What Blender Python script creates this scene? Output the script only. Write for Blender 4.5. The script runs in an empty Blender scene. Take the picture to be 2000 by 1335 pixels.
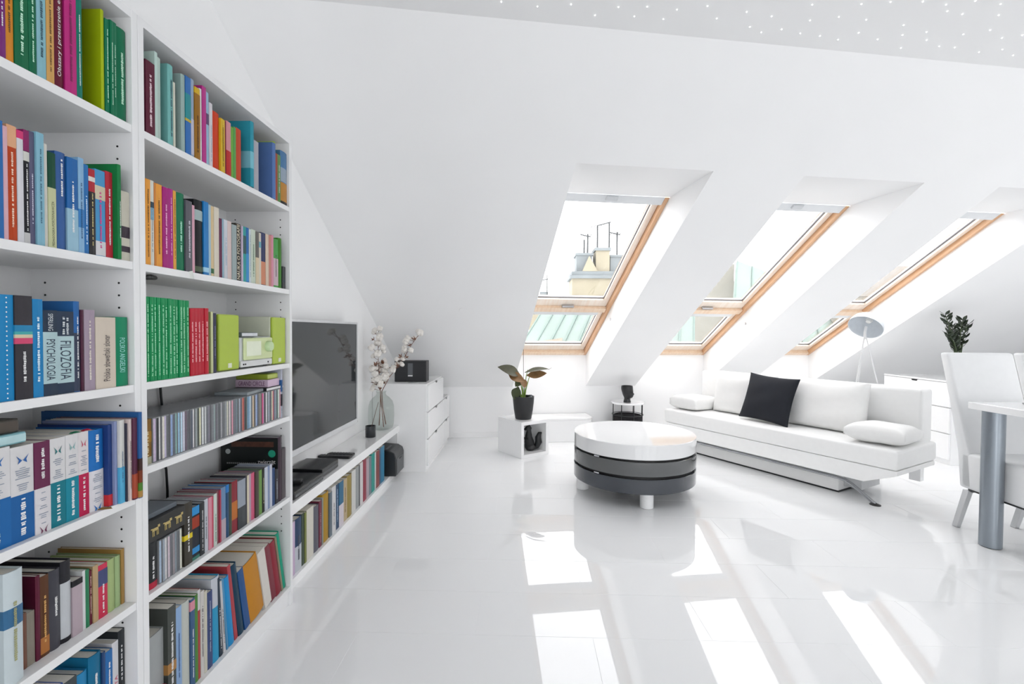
import bpy, bmesh, math, random
from mathutils import Matrix, Vector, Euler
random.seed(7)
SC = bpy.context.scene
C = SC.collection
R = math.radians

# ---------------------------------------------------------------- camera, world, exposure
cam_d = bpy.data.cameras.new('camera'); cam = bpy.data.objects.new('camera', cam_d); C.objects.link(cam)
cam_d.sensor_width = 36.0; cam_d.lens = 925.0 / 2000.0 * 36.0; cam_d.clip_start = 0.02; cam_d.clip_end = 200
_yaw, _pitch, _roll = math.atan(26 / 925), math.atan(20.2 / 925), R(0.4)
cam.matrix_world = (Matrix.Translation((0, 0, 1.2)) @ Matrix.Rotation(_yaw, 4, 'Z')
                    @ Matrix.Rotation(math.pi / 2 - _pitch, 4, 'X') @ Matrix.Rotation(_roll, 4, 'Z'))
SC.camera = cam
world = bpy.data.worlds.new('overcast_sky'); SC.world = world; world.use_nodes = True
_bg = world.node_tree.nodes['Background']
_bg.inputs[0].default_value = (0.985, 0.985, 1.0, 1.0); _bg.inputs[1].default_value = 2.35
SC.view_settings.view_transform = 'Standard'; SC.view_settings.look = 'None'
SC.view_settings.gamma = 1.0; SC.view_settings.use_curve_mapping = False
SC.view_settings.exposure = 1.24
SC.cycles.max_bounces = 7; SC.cycles.diffuse_bounces = 6; SC.cycles.glossy_bounces = 3
SC.cycles.transparent_max_bounces = 10; SC.cycles.transmission_bounces = 4
SC.cycles.adaptive_threshold = 0.08; SC.cycles.caustics_reflective = False; SC.cycles.caustics_refractive = False

# room frame: the far wall and its roof slope run 9.3 degrees off square to the left wall
ANG = R(9.3); CA, SA = math.cos(ANG), math.sin(ANG)
def W(s, t, z): return Vector((CA * s - SA * t, SA * s + CA * t, z))
XL, XR, YB, ZC = -1.30, 6.3, -6.0, 2.565          # left wall, right wall, back wall, ceiling
T0, T1, ZK = 2.086, 5.359, 0.571                  # slope starts at the ceiling / ends on the knee wall
SKY = [(0.735, 1.595), (2.2, 3.06), (3.63, 4.46)] # the three roof windows, along the far wall
WT, WB, WZ1, WZ0, OT = 3.285, 5.359, 2.185, 0.934, 2.71
WLEN = math.hypot(WB - WT, WZ1 - WZ0)
FILL_BACKWIN = [(-0.9, 1.1), (1.5, 3.5), (3.9, 5.9)]  # unseen back windows, put in to raise the room's brightness
FILL_RWIN = (0.9, 2.9, 0.85, 2.15)                     # unseen gable window added to the right wall for light: y0, y1, z0, z1
def portal(M, sx, sy):
    l = bpy.data.lights.new('daylight_portal', 'AREA'); l.shape = 'RECTANGLE'; l.size = sx; l.size_y = sy
    l.energy = 1.0; l.cycles.is_portal = True
    o = bpy.data.objects.new('daylight_portal', l); C.objects.link(o); o.matrix_world = M; return o
def sky_matrix(s0):
    th = math.atan2(WZ1 - WZ0, WB - WT)
    a = W(1, 0, 0); b = W(0, math.cos(th), -math.sin(th)); c = a.cross(b)
    p = W(s0, WT, WZ1)
    return Matrix(((a.x, b.x, c.x, p.x), (a.y, b.y, c.y, p.y), (a.z, b.z, c.z, p.z), (0, 0, 0, 1)))
for s0, s1 in SKY:
    portal(sky_matrix(s0) @ Matrix.Translation(((s1 - s0) / 2, WLEN / 2, 0.12)), s1 - s0, WLEN)
for x0, x1 in FILL_BACKWIN:
    portal(Matrix.Translation(((x0 + x1) / 2, YB - 0.16, 1.2)) @ Matrix.Rotation(R(-90), 4, 'X') @ Matrix.Rotation(R(180), 4, 'Y'), x1 - x0, 2.2)

portal(Matrix.Translation((XR + .16, (FILL_RWIN[0] + FILL_RWIN[1]) / 2, (FILL_RWIN[2] + FILL_RWIN[3]) / 2)) @ Matrix.Rotation(R(90), 4, 'Y') @ Matrix.Rotation(R(90), 4, 'Z'), FILL_RWIN[1] - FILL_RWIN[0], FILL_RWIN[3] - FILL_RWIN[2])

# ---------------------------------------------------------------- helpers
def lin(c):
    if isinstance(c, str):
        if c == 'w': c = '#e8e8e8'
        c = [int(c[i:i + 2], 16) / 255 for i in (1, 3, 5)]
        c = [v / 12.92 if v <= .04045 else ((v + .055) / 1.055) ** 2.4 for v in c]
    return tuple(c)
_m = {}
def mat(col, rough=.5, metal=0.0, noise=.06, scale=30.0, bump=0.0, bscale=200.0, spec=.5, coat=0.0, emit=0.0):
    key = (col, rough, metal, noise, scale, bump, bscale, spec, coat, emit)
    if key in _m: return _m[key]
    m = bpy.data.materials.new('mat'); m.use_nodes = True; nt = m.node_tree; b = nt.nodes['Principled BSDF']
    c = lin(col)
    b.inputs['Roughness'].default_value = rough; b.inputs['Metallic'].default_value = metal
    b.inputs['Specular IOR Level'].default_value = spec
    b.inputs['Coat Weight'].default_value = coat; b.inputs['Coat Roughness'].default_value = .03
    tc = nt.nodes.new('ShaderNodeTexCoord')
    n = nt.nodes.new('ShaderNodeTexNoise'); n.inputs['Scale'].default_value = scale; n.inputs['Detail'].default_value = 0 if noise < .02 else 2
    nt.links.new(tc.outputs['Object'], n.inputs['Vector'])
    r = nt.nodes.new('ShaderNodeMixRGB'); r.inputs[1].default_value = tuple(v * (1 - noise) for v in c) + (1,)
    r.inputs[2].default_value = tuple(min(1, v * (1 + noise)) for v in c) + (1,)
    nt.links.new(n.outputs['Fac'], r.inputs[0]); nt.links.new(r.outputs[0], b.inputs['Base Color'])
    if bump:
        n2 = nt.nodes.new('ShaderNodeTexNoise'); n2.inputs['Scale'].default_value = bscale
        nt.links.new(tc.outputs['Object'], n2.inputs['Vector'])
        bp = nt.nodes.new('ShaderNodeBump'); bp.inputs['Strength'].default_value = bump; bp.inputs['Distance'].default_value = .01
        nt.links.new(n2.outputs['Fac'], bp.inputs['Height']); nt.links.new(bp.outputs[0], b.inputs['Normal'])
    if emit:
        b.inputs['Emission Color'].default_value = c + (1,); b.inputs['Emission Strength'].default_value = emit
    _m[key] = m; return m
def wood_mat(c1, c2, rough=.35):
    m = bpy.data.materials.new('pine'); m.use_nodes = True; nt = m.node_tree; b = nt.nodes['Principled BSDF']
    tc = nt.nodes.new('ShaderNodeTexCoord'); mp = nt.nodes.new('ShaderNodeMapping'); mp.inputs['Scale'].default_value = (40, 3, 40)
    n = nt.nodes.new('ShaderNodeTexNoise'); n.inputs['Scale'].default_value = 1.5; n.inputs['Detail'].default_value = 6
    rp = nt.nodes.new('ShaderNodeValToRGB'); rp.color_ramp.elements[0].position = .35; rp.color_ramp.elements[1].position = .65
    rp.color_ramp.elements[0].color = lin(c1) + (1,); rp.color_ramp.elements[1].color = lin(c2) + (1,)
    nt.links.new(tc.outputs['Object'], mp.inputs['Vector']); nt.links.new(mp.outputs[0], n.inputs['Vector'])
    nt.links.new(n.outputs['Fac'], rp.inputs[0]); nt.links.new(rp.outputs[0], b.inputs['Base Color'])
    b.inputs['Roughness'].default_value = rough
    return m
def glass_mat(tint=(1, 1, 1), rough=.0, ior=1.45, refl=1.0):
    m = bpy.data.materials.new('thin_glass'); m.use_nodes = True; nt = m.node_tree
    for n in list(nt.nodes): nt.nodes.remove(n)
    o = nt.nodes.new('ShaderNodeOutputMaterial'); mx = nt.nodes.new('ShaderNodeMixShader')
    t = nt.nodes.new('ShaderNodeBsdfTransparent'); t.inputs[0].default_value = tuple(tint) + (1,)
    g = nt.nodes.new('ShaderNodeBsdfGlossy'); g.inputs['Roughness'].default_value = rough
    f = nt.nodes.new('ShaderNodeLayerWeight'); f.inputs[0].default_value = .5
    pw = nt.nodes.new('ShaderNodeMath'); pw.operation = 'POWER'; pw.inputs[1].default_value = 5.0
    mu = nt.nodes.new('ShaderNodeMath'); mu.operation = 'MULTIPLY_ADD'; mu.inputs[1].default_value = .9 * refl; mu.inputs[2].default_value = .04 * refl; mu.use_clamp = True
    nt.links.new(f.outputs['Facing'], pw.inputs[0]); nt.links.new(pw.outputs[0], mu.inputs[0]); nt.links.new(mu.outputs[0], mx.inputs[0])
    nt.links.new(t.outputs[0], mx.inputs[1]); nt.links.new(g.outputs[0], mx.inputs[2]); nt.links.new(mx.outputs[0], o.inputs[0])
    return m
WALL = mat((.925, .928, .93), .6, noise=.012, scale=3)
WHITE = mat((.90, .903, .905), .35, noise=.01)
SHELFW = mat((.79, .795, .80), .38, noise=.01)
GLOSSW = mat((.91, .913, .915), .08, noise=.005, coat=.5)
LEATHER = mat((.90, .902, .895), .42, noise=.015, bump=.05, bscale=350)
BLACK = mat((.012, .013, .015), .4, noise=.1)
CHROME = mat((.55, .56, .58), .10, metal=1.0, noise=.01)
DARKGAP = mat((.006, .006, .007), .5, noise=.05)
PAPER = mat((.72, .69, .62), .8, noise=.1, scale=300)
GLASS = glass_mat((.985, .985, .985))

class MB:
    def __init__(s): s.v = []; s.f = []
    def add(s, vs, fs):
        n = len(s.v); s.v += [tuple(v) for v in vs]; s.f += [tuple(i + n for i in f) for f in fs]; return s
    def box(s, x0, x1, y0, y1, z0, z1):
        return s.add([(x0, y0, z0), (x1, y0, z0), (x1, y1, z0), (x0, y1, z0), (x0, y0, z1), (x1, y0, z1), (x1, y1, z1), (x0, y1, z1)],
                     [(0, 3, 2, 1), (4, 5, 6, 7), (0, 1, 5, 4), (1, 2, 6, 5), (2, 3, 7, 6), (3, 0, 4, 7)])
    def hexa(s, p):   # 8 points: bottom loop then top loop
        return s.add(p, [(0, 3, 2, 1), (4, 5, 6, 7), (0, 1, 5, 4), (1, 2, 6, 5), (2, 3, 7, 6), (3, 0, 4, 7)])
    def prism(s, lo, hi):
        n = len(lo)
        return s.add(list(lo) + list(hi), [tuple(range(n))[::-1], tuple(range(n, 2 * n))] + [(i, (i + 1) % n, n + (i + 1) % n, n + i) for i in range(n)])
    def quad(s, *p): return s.add(p, [tuple(range(len(p)))])
    def lathe(s, prof, n=24, cx=0, cy=0, cap=(True, True)):
        vs = []; fs = []
        for r, z in prof:
            vs += [(cx + r * math.cos(2 * math.pi * i / n), cy + r * math.sin(2 * math.pi * i / n), z) for i in range(n)]
        for k in range(len(prof) - 1):
            fs += [(k * n + i, k * n + (i + 1) % n, (k + 1) * n + (i + 1) % n, (k + 1) * n + i) for i in range(n)]
        if cap[0]: fs.append(tuple(range(n))[::-1])
        if cap[1]: fs.append(tuple(range((len(prof) - 1) * n, len(prof) * n)))
        return s.add(vs, fs)
    def tube(s, pts, r, n=8, cap=True):
        pts = [Vector(p) for p in pts]; rs = r if isinstance(r, (list, tuple)) else [r] * len(pts)
        vs = []; fs = []; u = None
        for i, p in enumerate(pts):
            t = (pts[min(i + 1, len(pts) - 1)] - pts[max(i - 1, 0)]).normalized()
            if u is None: u = t.orthogonal().normalized()
            u = (u - t * u.dot(t)).normalized(); w = t.cross(u)
            vs += [p + (u * math.cos(2 * math.pi * k / n) + w * math.sin(2 * math.pi * k / n)) * rs[i] for k in range(n)]
        for i in range(len(pts) - 1):
            fs += [(i * n + k, i * n + (k + 1) % n, (i + 1) * n + (k + 1) % n, (i + 1) * n + k) for k in range(n)]
        if cap: fs += [tuple(range(n))[::-1], tuple(range((len(pts) - 1) * n, len(pts) * n))]
        return s.add(vs, fs)
    def ball(s, c, r, nu=10, nv=7, sc=(1, 1, 1), rot=None):
        vs = []; fs = []
        for j in range(nv + 1):
            a = math.pi * j / nv
            for i in range(nu):
                v = Vector((math.sin(a) * math.cos(2 * math.pi * i / nu) * sc[0], math.sin(a) * math.sin(2 * math.pi * i / nu) * sc[1], math.cos(a) * sc[2])) * r
                if rot: v = rot @ v
                vs.append(Vector(c) + v)
        for j in range(nv):
            fs += [(j * nu + i, j * nu + (i + 1) % nu, (j + 1) * nu + (i + 1) % nu, (j + 1) * nu + i) for i in range(nu)]
        return s.add(vs, fs)
    def mesh(s, name, m, smooth=False, bevel=0, seg=2, angle=None):
        me = bpy.data.meshes.new(name); me.from_pydata(s.v, [], s.f)
        bm = bmesh.new(); bm.from_mesh(me)
        bmesh.ops.remove_doubles(bm, verts=bm.verts, dist=1e-6)
        bmesh.ops.recalc_face_normals(bm, faces=bm.faces)
        if bevel:
            es = [e for e in bm.edges if len(e.link_faces) == 2 and e.calc_face_angle(0) > R(30)]
            bmesh.ops.bevel(bm, geom=es, offset=bevel, segments=seg, profile=.5, affect='EDGES', clamp_overlap=True)
        if smooth:
            for f in bm.faces: f.smooth = True
            lim = R(angle if angle else 40)
            for e in bm.edges:
                if len(e.link_faces) == 2 and e.calc_face_angle(0) > lim: e.smooth = False
        bm.to_mesh(me); bm.free()
        me.materials.append(m); return me
    def build(s, name, m, parent=None, **k):
        return put(name, s.mesh(name, m, **k), parent)
def put(name, me, parent=None, loc=None, rot=None):
    o = bpy.data.objects.new(name, me); C.objects.link(o)
    if parent: o.parent = parent
    if loc is not None: o.location = loc
    if rot is not None: o.rotation_euler = rot
    return o
def tag(o, label, cat, group=None):
    o['label'] = label; o['category'] = cat
    if group: o['group'] = group
    return o
def struct(o): o['kind'] = 'structure'; return o
def empty(name, loc=(0, 0, 0), rz=0):
    o = bpy.data.objects.new(name, None); C.objects.link(o); o.location = loc; o.rotation_euler = (0, 0, rz); o.empty_display_size = .05; return o
def arc(cx, cy, r, a0, a1, n): return [(cx + r * math.cos(R(a0 + (a1 - a0) * i / n)), cy + r * math.sin(R(a0 + (a1 - a0) * i / n))) for i in range(n + 1)]

# ---------------------------------------------------------------- the setting
def sx(x, t): return (x + SA * t) / CA      # s where the line t meets the plane x
# floor slab and tiles
fl = struct(MB().box(XL - .1, XR + .1, YB - .1, 6.6, -.12, -.0007).build('floor', mat((.86, .867, .873), .3)))
def tile_mat():
    m = mat((.86, .867, .873), .025, noise=.008, scale=2, spec=.5).copy(); return m
TM = tile_mat()
TW, TD, G = .93, .311, .0006
_tm = MB().box(G, TW - G, G, TD - G, -.012, 0).mesh('floor_tile', TM, bevel=.0004, seg=1)
row0 = 1.844
for r in range(-4, 16):
    y = row0 + r * TD
    off = -.657 if r % 2 else -.19
    for c in range(-1, 9):
        x = off + c * TW
        if x > XR or x + TW < XL: continue
        if y > SA / CA * x + T1 / CA + .2: continue
        if x < XL:   # cut tile at the left wall
            o = put('floor_tile', MB().box(XL - x, TW - G, G, TD - G, -.012, 0).mesh('floor_tile', TM), fl)
        else: o = put('floor_tile', _tm, fl)
        o.location = (x, y, 0)
        o.rotation_euler = (R(random.uniform(-.06, .06)), R(random.uniform(-.02, .02)), 0)
rest = MB().box(XL, XR, YB, row0 - 4 * TD - G, -.012, 0).build('floor_tile_field', TM, fl); rest['kind'] = 'stuff'

def zslope(t): return ZK + (ZC - ZK) * (T1 - t) / (T1 - T0)
def side_wall(x, dx, name):
    pts = []
    for (t, z) in ((T1, -.02), (T1, ZK), (T0, ZC)):
        y = t / CA + x * SA / CA; pts.append((y, z))
    prof = [(YB, -.02)] + pts + [(YB, ZC)]
    return struct(MB().prism([(x, y, z) for y, z in prof], [(x + dx, y, z) for y, z in prof]).build(name, WALL))
side_wall(XL, -.12, 'wall_left')
m = MB(); y0, y1, z0, z1 = FILL_RWIN
for a, b, c, e in ((YB, y0, -.02, ZC), (y0, y1, -.02, z0), (y0, y1, z1, ZC)): m.box(XR, XR + .12, a, b, c, e)
pf = [(y1, -.02)] + [(t / CA + XR * SA / CA, z) for t, z in ((T1, -.02), (T1, ZK), (T0, ZC))] + [(y1, ZC)]
m.prism([(XR, y, z) for y, z in pf], [(XR + .12, y, z) for y, z in pf]); struct(m.build('wall_right', WALL))
# knee wall below the slope, with a low skirting
m = MB(); a, b = W(sx(XL, T1), T1, 0), W(sx(XR, T1), T1, 0)
m.hexa([W(sx(XL, T1), T1, -.02), W(sx(XR, T1), T1, -.02), W(sx(XR, T1), T1 + .3, -.02), W(sx(XL, T1), T1 + .3, -.02),
        W(sx(XL, T1), T1, ZK), W(sx(XR, T1), T1, ZK), W(sx(XR, T1), T1 + .3, ZK), W(sx(XL, T1), T1 + .3, ZK)])
struct(m.build('wall_far', WALL))
m = MB(); q = T1 - .012
m.hexa([W(sx(-.8, q), q, 0), W(6.9, q, 0), W(6.9, T1, 0), W(sx(-.8, T1), T1, 0), W(sx(-.8, q), q, .06), W(6.9, q, .06), W(6.9, T1, .06), W(sx(-.8, T1), T1, .06)])
struct(m.build('baseboard_far', WHITE))
struct(MB().box(XL, XL + .012, YB + .02, .36, 0, .06).build('baseboard_left', WHITE))
# flat ceiling
cp = [W(sx(XL, T0), T0, ZC), W(sx(XR, T0), T0, ZC), Vector((XR, YB, ZC)), Vector((XL, YB, ZC))]
struct(MB().prism(cp, [p + Vector((0, 0, .15)) for p in cp]).build('ceiling', WALL))
# roof slope with three deep window openings
m = MB()
def sp(s, t): return W(s, t, zslope(t))
edges = [None] + [v for w in SKY for v in w] + [None]
def sl_quad(s0, s1, t0, t1):
    f = lambda s, t, X: sx(X, t) if s is None else s
    m.quad(sp(f(s0, t0, XL), t0), sp(f(s1, t0, XR), t0), sp(f(s1, t1, XR), t1), sp(f(s0, t1, XL), t1))
sl_quad(None, None, T0, OT)
for i in range(0, len(edges), 2): sl_quad(edges[i], edges[i + 1], OT, T1)
for s0, s1 in SKY:
    for s in (s0, s1): m.quad(sp(s, OT), W(s, WT, WZ1), W(s, WB, WZ0), sp(s, T1))
    m.quad(sp(s0, OT), sp(s1, OT), W(s1, WT, WZ1), W(s0, WT, WZ1))
    m.quad(W(s0, T1, ZK), W(s1, T1, ZK), W(s1, WB, WZ0), W(s0, WB, WZ0))
struct(m.build('ceiling_slope', WALL))
# back wall with three tall unseen windows added for fill light (behind the camera)
m = MB(); xs = [XL] + [v for w in FILL_BACKWIN for v in w] + [XR]
for i in range(0, len(xs), 2): m.box(xs[i], xs[i + 1], YB - .12, YB, -.02, ZC)
for x0, x1 in FILL_BACKWIN: m.box(x0, x1, YB - .12, YB, -.02, .1); m.box(x0, x1, YB - .12, YB, 2.3, ZC)
struct(m.build('wall_back', WALL))

PINE = wood_mat('#d2a47c', '#dcb490'); PINEM = wood_mat('#e4c8ac', '#ecd6be'); PINEL = wood_mat('#ecdccc', '#f0e6da')
ALU = mat((.72, .74, .76), .35, noise=.02); SEAL = mat((.09, .09, .10), .5)
def frame_bars(m, x0, x1, y0, y1, w, z0, z1, wt=None, wb=None):
    wt = wt or w; wb = wb or w
    m.box(x0, x0 + w, y0, y1, z0, z1); m.box(x1 - w, x1, y0, y1, z0, z1)
    m.box(x0 + w, x1 - w, y0, y0 + wt, z0, z1); m.box(x0 + w, x1 - w, y1 - wb, y1, z0, z1)
for k, (s0, s1) in enumerate(SKY):
    w = s1 - s0; root = empty('window_%d' % (k + 1)); root.matrix_world = sky_matrix(s0); struct(root)
    f = MB(); f.box(0, .032, .004, WLEN, -.002, .12); f.box(w - .032, w, .004, WLEN, -.002, .12)
    f.build('frame', PINE, root, bevel=.002)
    MB().box(.032, w - .032, .004, .02, -.002, .12).build('head_rail', PINEM, root); MB().box(.032, w - .032, 1.475, 1.545, .012, .12).build('transom', PINEM, root, bevel=.002)
    MB().box(.032, w - .032, WLEN - .05, WLEN, -.002, .12).build('sill_rail', PINEM, root, bevel=.002)
    s = MB(); frame_bars(s, .034, w - .034, .022, 1.472, .05, .04, .095, .058, .105); s.build('sash', PINEL, root, bevel=.004)
    s = MB(); frame_bars(s, .034, w - .034, 1.547, WLEN - .052, .05, .04, .095, .085, .105); s.build('fixed_sash', PINEL, root, bevel=.004)
    for y0, y1 in ((.08, 1.368), (1.632, WLEN - .157)):
        p = MB().box(.080, w - .080, y0 - .004, y1 + .004, .072, .078).build('pane', GLASS, root)
        g = MB(); frame_bars(g, .082, w - .082, y0, y1, .007, .060, .0715); g.build('pane_seal', SEAL, p)
    v = MB().box(.002, w - .034, .001, .078, -.004, .039).build('ventilation_bar', ALU, root, bevel=.004)
    MB().box(w / 2 - .045, w / 2 + .045, .006, .045, -.018, -.0045).build('bar_handle', mat((.62, .64, .66), .4), v, bevel=.006)
    MB().box(.086, w - .086, 1.552, 1.622, .03, .0395).build('cover_strip', ALU, root, bevel=.002)
    h = MB().box(w / 2 - .06, w / 2 + .06, 1.447, 1.463, .012, .039).build('handle', CHROME, root, bevel=.004)
    h['label'] = 'chrome handle on the lower sash bar'
root = struct(empty('window_7', (XR + .06, FILL_RWIN[0], FILL_RWIN[2]))); w, h = FILL_RWIN[1] - FILL_RWIN[0], FILL_RWIN[3] - FILL_RWIN[2]; f = MB()  # window added out of view so daylight reaches the right slope
for a in (0, w / 2 - .03, w - .06): f.box(-.035, .035, a, a + .06, 0, h)
for a in (0, h - .06): f.box(-.035, .035, .06, w - .06, a, a + .06)
f.build('frame', WHITE, root)
for a in (0, 1): MB().box(-.004, .004, .06 + a * (w / 2 - .03), w / 2 - .03 + a * (w / 2 - .03), .06, h - .06).build('pane', GLASS, root)
for k, (x0, x1) in enumerate(FILL_BACKWIN):
    root = struct(empty('window_%d' % (k + 4), (x0, YB - .06, .1))); w = x1 - x0  # out-of-view window, added as a source of fill daylight
    f = MB(); 
    for a in (0, w / 2 - .03, w - .06): f.box(a, a + .06, -.035, .035, 0, 2.2)
    for a in (0, 2.14): f.box(.06, w - .06, -.035, .035, a, a + .06)
    f.build('frame', WHITE, root)
    for a in (0, 1): MB().box(.06 + a * (w / 2 - .03), w / 2 - .03 + a * (w / 2 - .03), -.004, .004, .06, 2.14).build('pane', GLASS, root)
# ---------------------------------------------------------------- bookcases
XF = -1.015
def pin_mesh():
    return MB().lathe([(.0028, 0), (.0028, .0006)], 8).mesh('pin_hole', DARKGAP)
PIN = pin_mesh()
def bookcase(y0, y1, tops, label):
    root = empty('bookcase', (XL + .003, y0, 0)); D = XF - XL - .003; w = y1 - y0; H = 2.018; t = .019
    for a in (0, w - t): MB().box(0, D, a, a + t, 0, H).build('side_panel', SHELFW, root, bevel=.0008, seg=1)
    MB().box(.006, D - .001, t, w - t, H - .021, H - .001).build('top_panel', SHELFW, root)
    MB().box(.006, D - .001, t, w - t, .065, .085).build('bottom_panel', SHELFW, root)
    MB().box(D - .03, D - .012, t, w - t, 0, .065).build('plinth', SHELFW, root)
    MB().box(0, .006, t, w - t, .02, H - .002).build('back_panel', SHELFW, root)
    for z in tops: MB().box(.008, D - .002, t + .0005, w - t - .0005, z - .02, z).build('shelf', SHELFW, root, bevel=.0006, seg=1)
    zs = sorted(tops + [.085, H])
    for i in range(len(zs) - 1):
        n = 0; z = zs[i + 1] - .055
        while n < 4 and z > zs[i] + .05:
            for d in (.045, D - .04):
                o = put('pin_hole', PIN, root, (d, w - t - .0002, z), (R(90), 0, 0)); 
            z -= .032; n += 1
    return tag(root, label, 'bookcase')
bookcase(.404, 1.2215, [1.725, 1.374, 1.055, .762, .482], 'white bookcase nearest the camera, cut off by the left edge of the picture')
bookcase(1.2225, 2.034, [1.727, 1.374, 1.057, .829, .477], 'white bookcase beside the television, with the green speakers and compact discs')

CDPLAST = mat((.22, .23, .24), .22, noise=.1)
# ---------------------------------------------------------------- books
PAL = {'red': '#c02030', 'dark red': '#7c1c30', 'orange': '#e08a30', 'orange red': '#c84420', 'yellow': '#dcb830', 'ochre': '#b48c24', 'lime green': '#a8c828', 'green': '#2c9450', 'dark green': '#0c5c40',
       'pale green': '#a8bc88', 'olive green': '#7c8440', 'teal': '#1c9490', 'dark teal': '#14506a', 'pale teal': '#88bcb8', 'blue': '#2470b4', 'bright blue': '#208cc8', 'light blue': '#98c0d8', 'navy blue': '#283860',
       'purple': '#7b2a7a', 'lilac': '#c0b0c8', 'slate blue': '#60687c', 'magenta': '#b82888', 'pink': '#d890a4', 'pale pink': '#dcc0c0', 'white': '#dcdcdc', 'cream': '#dcd4c0', 'tan': '#c0a078', 'brown': '#7c5440', 'dark brown': '#483428',
       'grey': '#989ca0', 'dark grey': '#4c4c52', 'black': '#1c1c22', 'pale grey': '#bcc0c4', 'maroon': '#5c1a34', 'lavender blue': '#8c98c0'}
_pl = {k: lin(v) for k, v in PAL.items()}
def cname(h):
    c = [v ** .45 for v in lin(h)]
    return min(_pl, key=lambda k: sum((a - b ** .45) ** 2 for a, b in zip(c, _pl[k])))
ORD = 'first second third fourth fifth sixth seventh eighth ninth tenth eleventh twelfth thirteenth fourteenth fifteenth sixteenth seventeenth eighteenth nineteenth'.split()
TENS = {20: 'twentieth', 30: 'thirtieth', 40: 'fortieth', 50: 'fiftieth', 60: 'sixtieth', 70: 'seventieth'}
TEN = {20: 'twenty', 30: 'thirty', 40: 'forty', 50: 'fifty', 60: 'sixty', 70: 'seventy'}
def ordinal(n):
    if n <= 19: return ORD[n - 1]
    if n % 10 == 0: return TENS[n]
    return TEN[n - n % 10] + '-' + ORD[n % 10 - 1]
def upath(D, th, r, off=0.0, reach=None):
    """outer outline of a bound book seen from above: back edge, spine (x = 0), back edge"""
    D2 = reach if reach else D; h = th / 2 + off
    pts = [(-D2, h)]
    n = 6 if r > .001 else 2
    for i in range(n + 1):
        y = h - 2 * h * i / n
        pts.append((off - r * (y / h) ** 2 if r > .001 else off - (0.0006 if i in (0, n) else 0), y))
    pts.append((-D2, -h)); return pts
def strip(path, z0, z1):
    m = MB(); n = len(path)
    return m.add([(x, y, z0) for x, y in path] + [(x, y, z1) for x, y in path], [(i, i + 1, n + i + 1, n + i) for i in range(n - 1)])
_txt = {}
def text_mesh(s, down):
    k = s
    if k not in _txt:
        cu = bpy.data.curves.new('lettering', 'FONT'); cu.body = s; cu.size = 1.0; cu.resolution_u = 2; cu.align_x = 'CENTER'; cu.align_y = 'CENTER'
        o = bpy.data.objects.new('lettering', cu); C.objects.link(o)
        dg = bpy.context.evaluated_depsgraph_get()
        me = bpy.data.meshes.new_from_object(o.evaluated_get(dg)); bpy.data.objects.remove(o)
        xs = [v.co.x for v in me.vertices]; ys = [v.co.y for v in me.vertices]
        cxm, cym = (max(xs) + min(xs)) / 2, (max(ys) + min(ys)) / 2
        for v in me.vertices: v.co.x -= cxm; v.co.y -= cym
        _txt[k] = (me, max(xs) - min(xs), max(ys) - min(ys))
    return _txt[k]
def lettering(parent, s, col, x, zc, length, height, down=False, flat=False, name='spine_lettering'):
    me0, w, h = text_mesh(s, down); me = me0.copy(); me.materials.clear(); me.materials.append(mat(col, .5, noise=.02))
    sxx = length / w; syy = height / h
    if syy > sxx * 2.2: syy = sxx * 2.2
    if sxx > syy * 1.5: sxx = syy * 1.5
    for v in me.vertices:
        a, b = v.co.x * sxx, v.co.y * syy
        if flat: v.co = (x, a, zc + b)
        elif down: v.co = (x, b, zc - a)
        else: v.co = (x, -b, zc + a)
    return put(name, me, parent)
def marks(parent, col, x, z0, z1, width, seed, rows=1, yc=0):
    rnd = random.Random(seed); m = MB()
    for r in range(rows):
        y = yc + (r - (rows - 1) / 2) * width / rows * 1.1; hw = width / rows * .36; z = z0
        while z < z1:
            l = rnd.uniform(.0015, .004); 
            m.box(x - .0002, x + .0002, y - hw * rnd.uniform(.6, 1), y + hw * rnd.uniform(.6, 1), z, min(z + l, z1)); z += l + (.0011 if rnd.random() < .85 else .005)
    return m.build('spine_lettering', mat(col, .5, noise=.02), parent)
def bmat(c, r=.42): return mat(tuple(v * .86 for v in lin(c)), r, noise=.05, scale=40, spec=.25)
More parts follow.
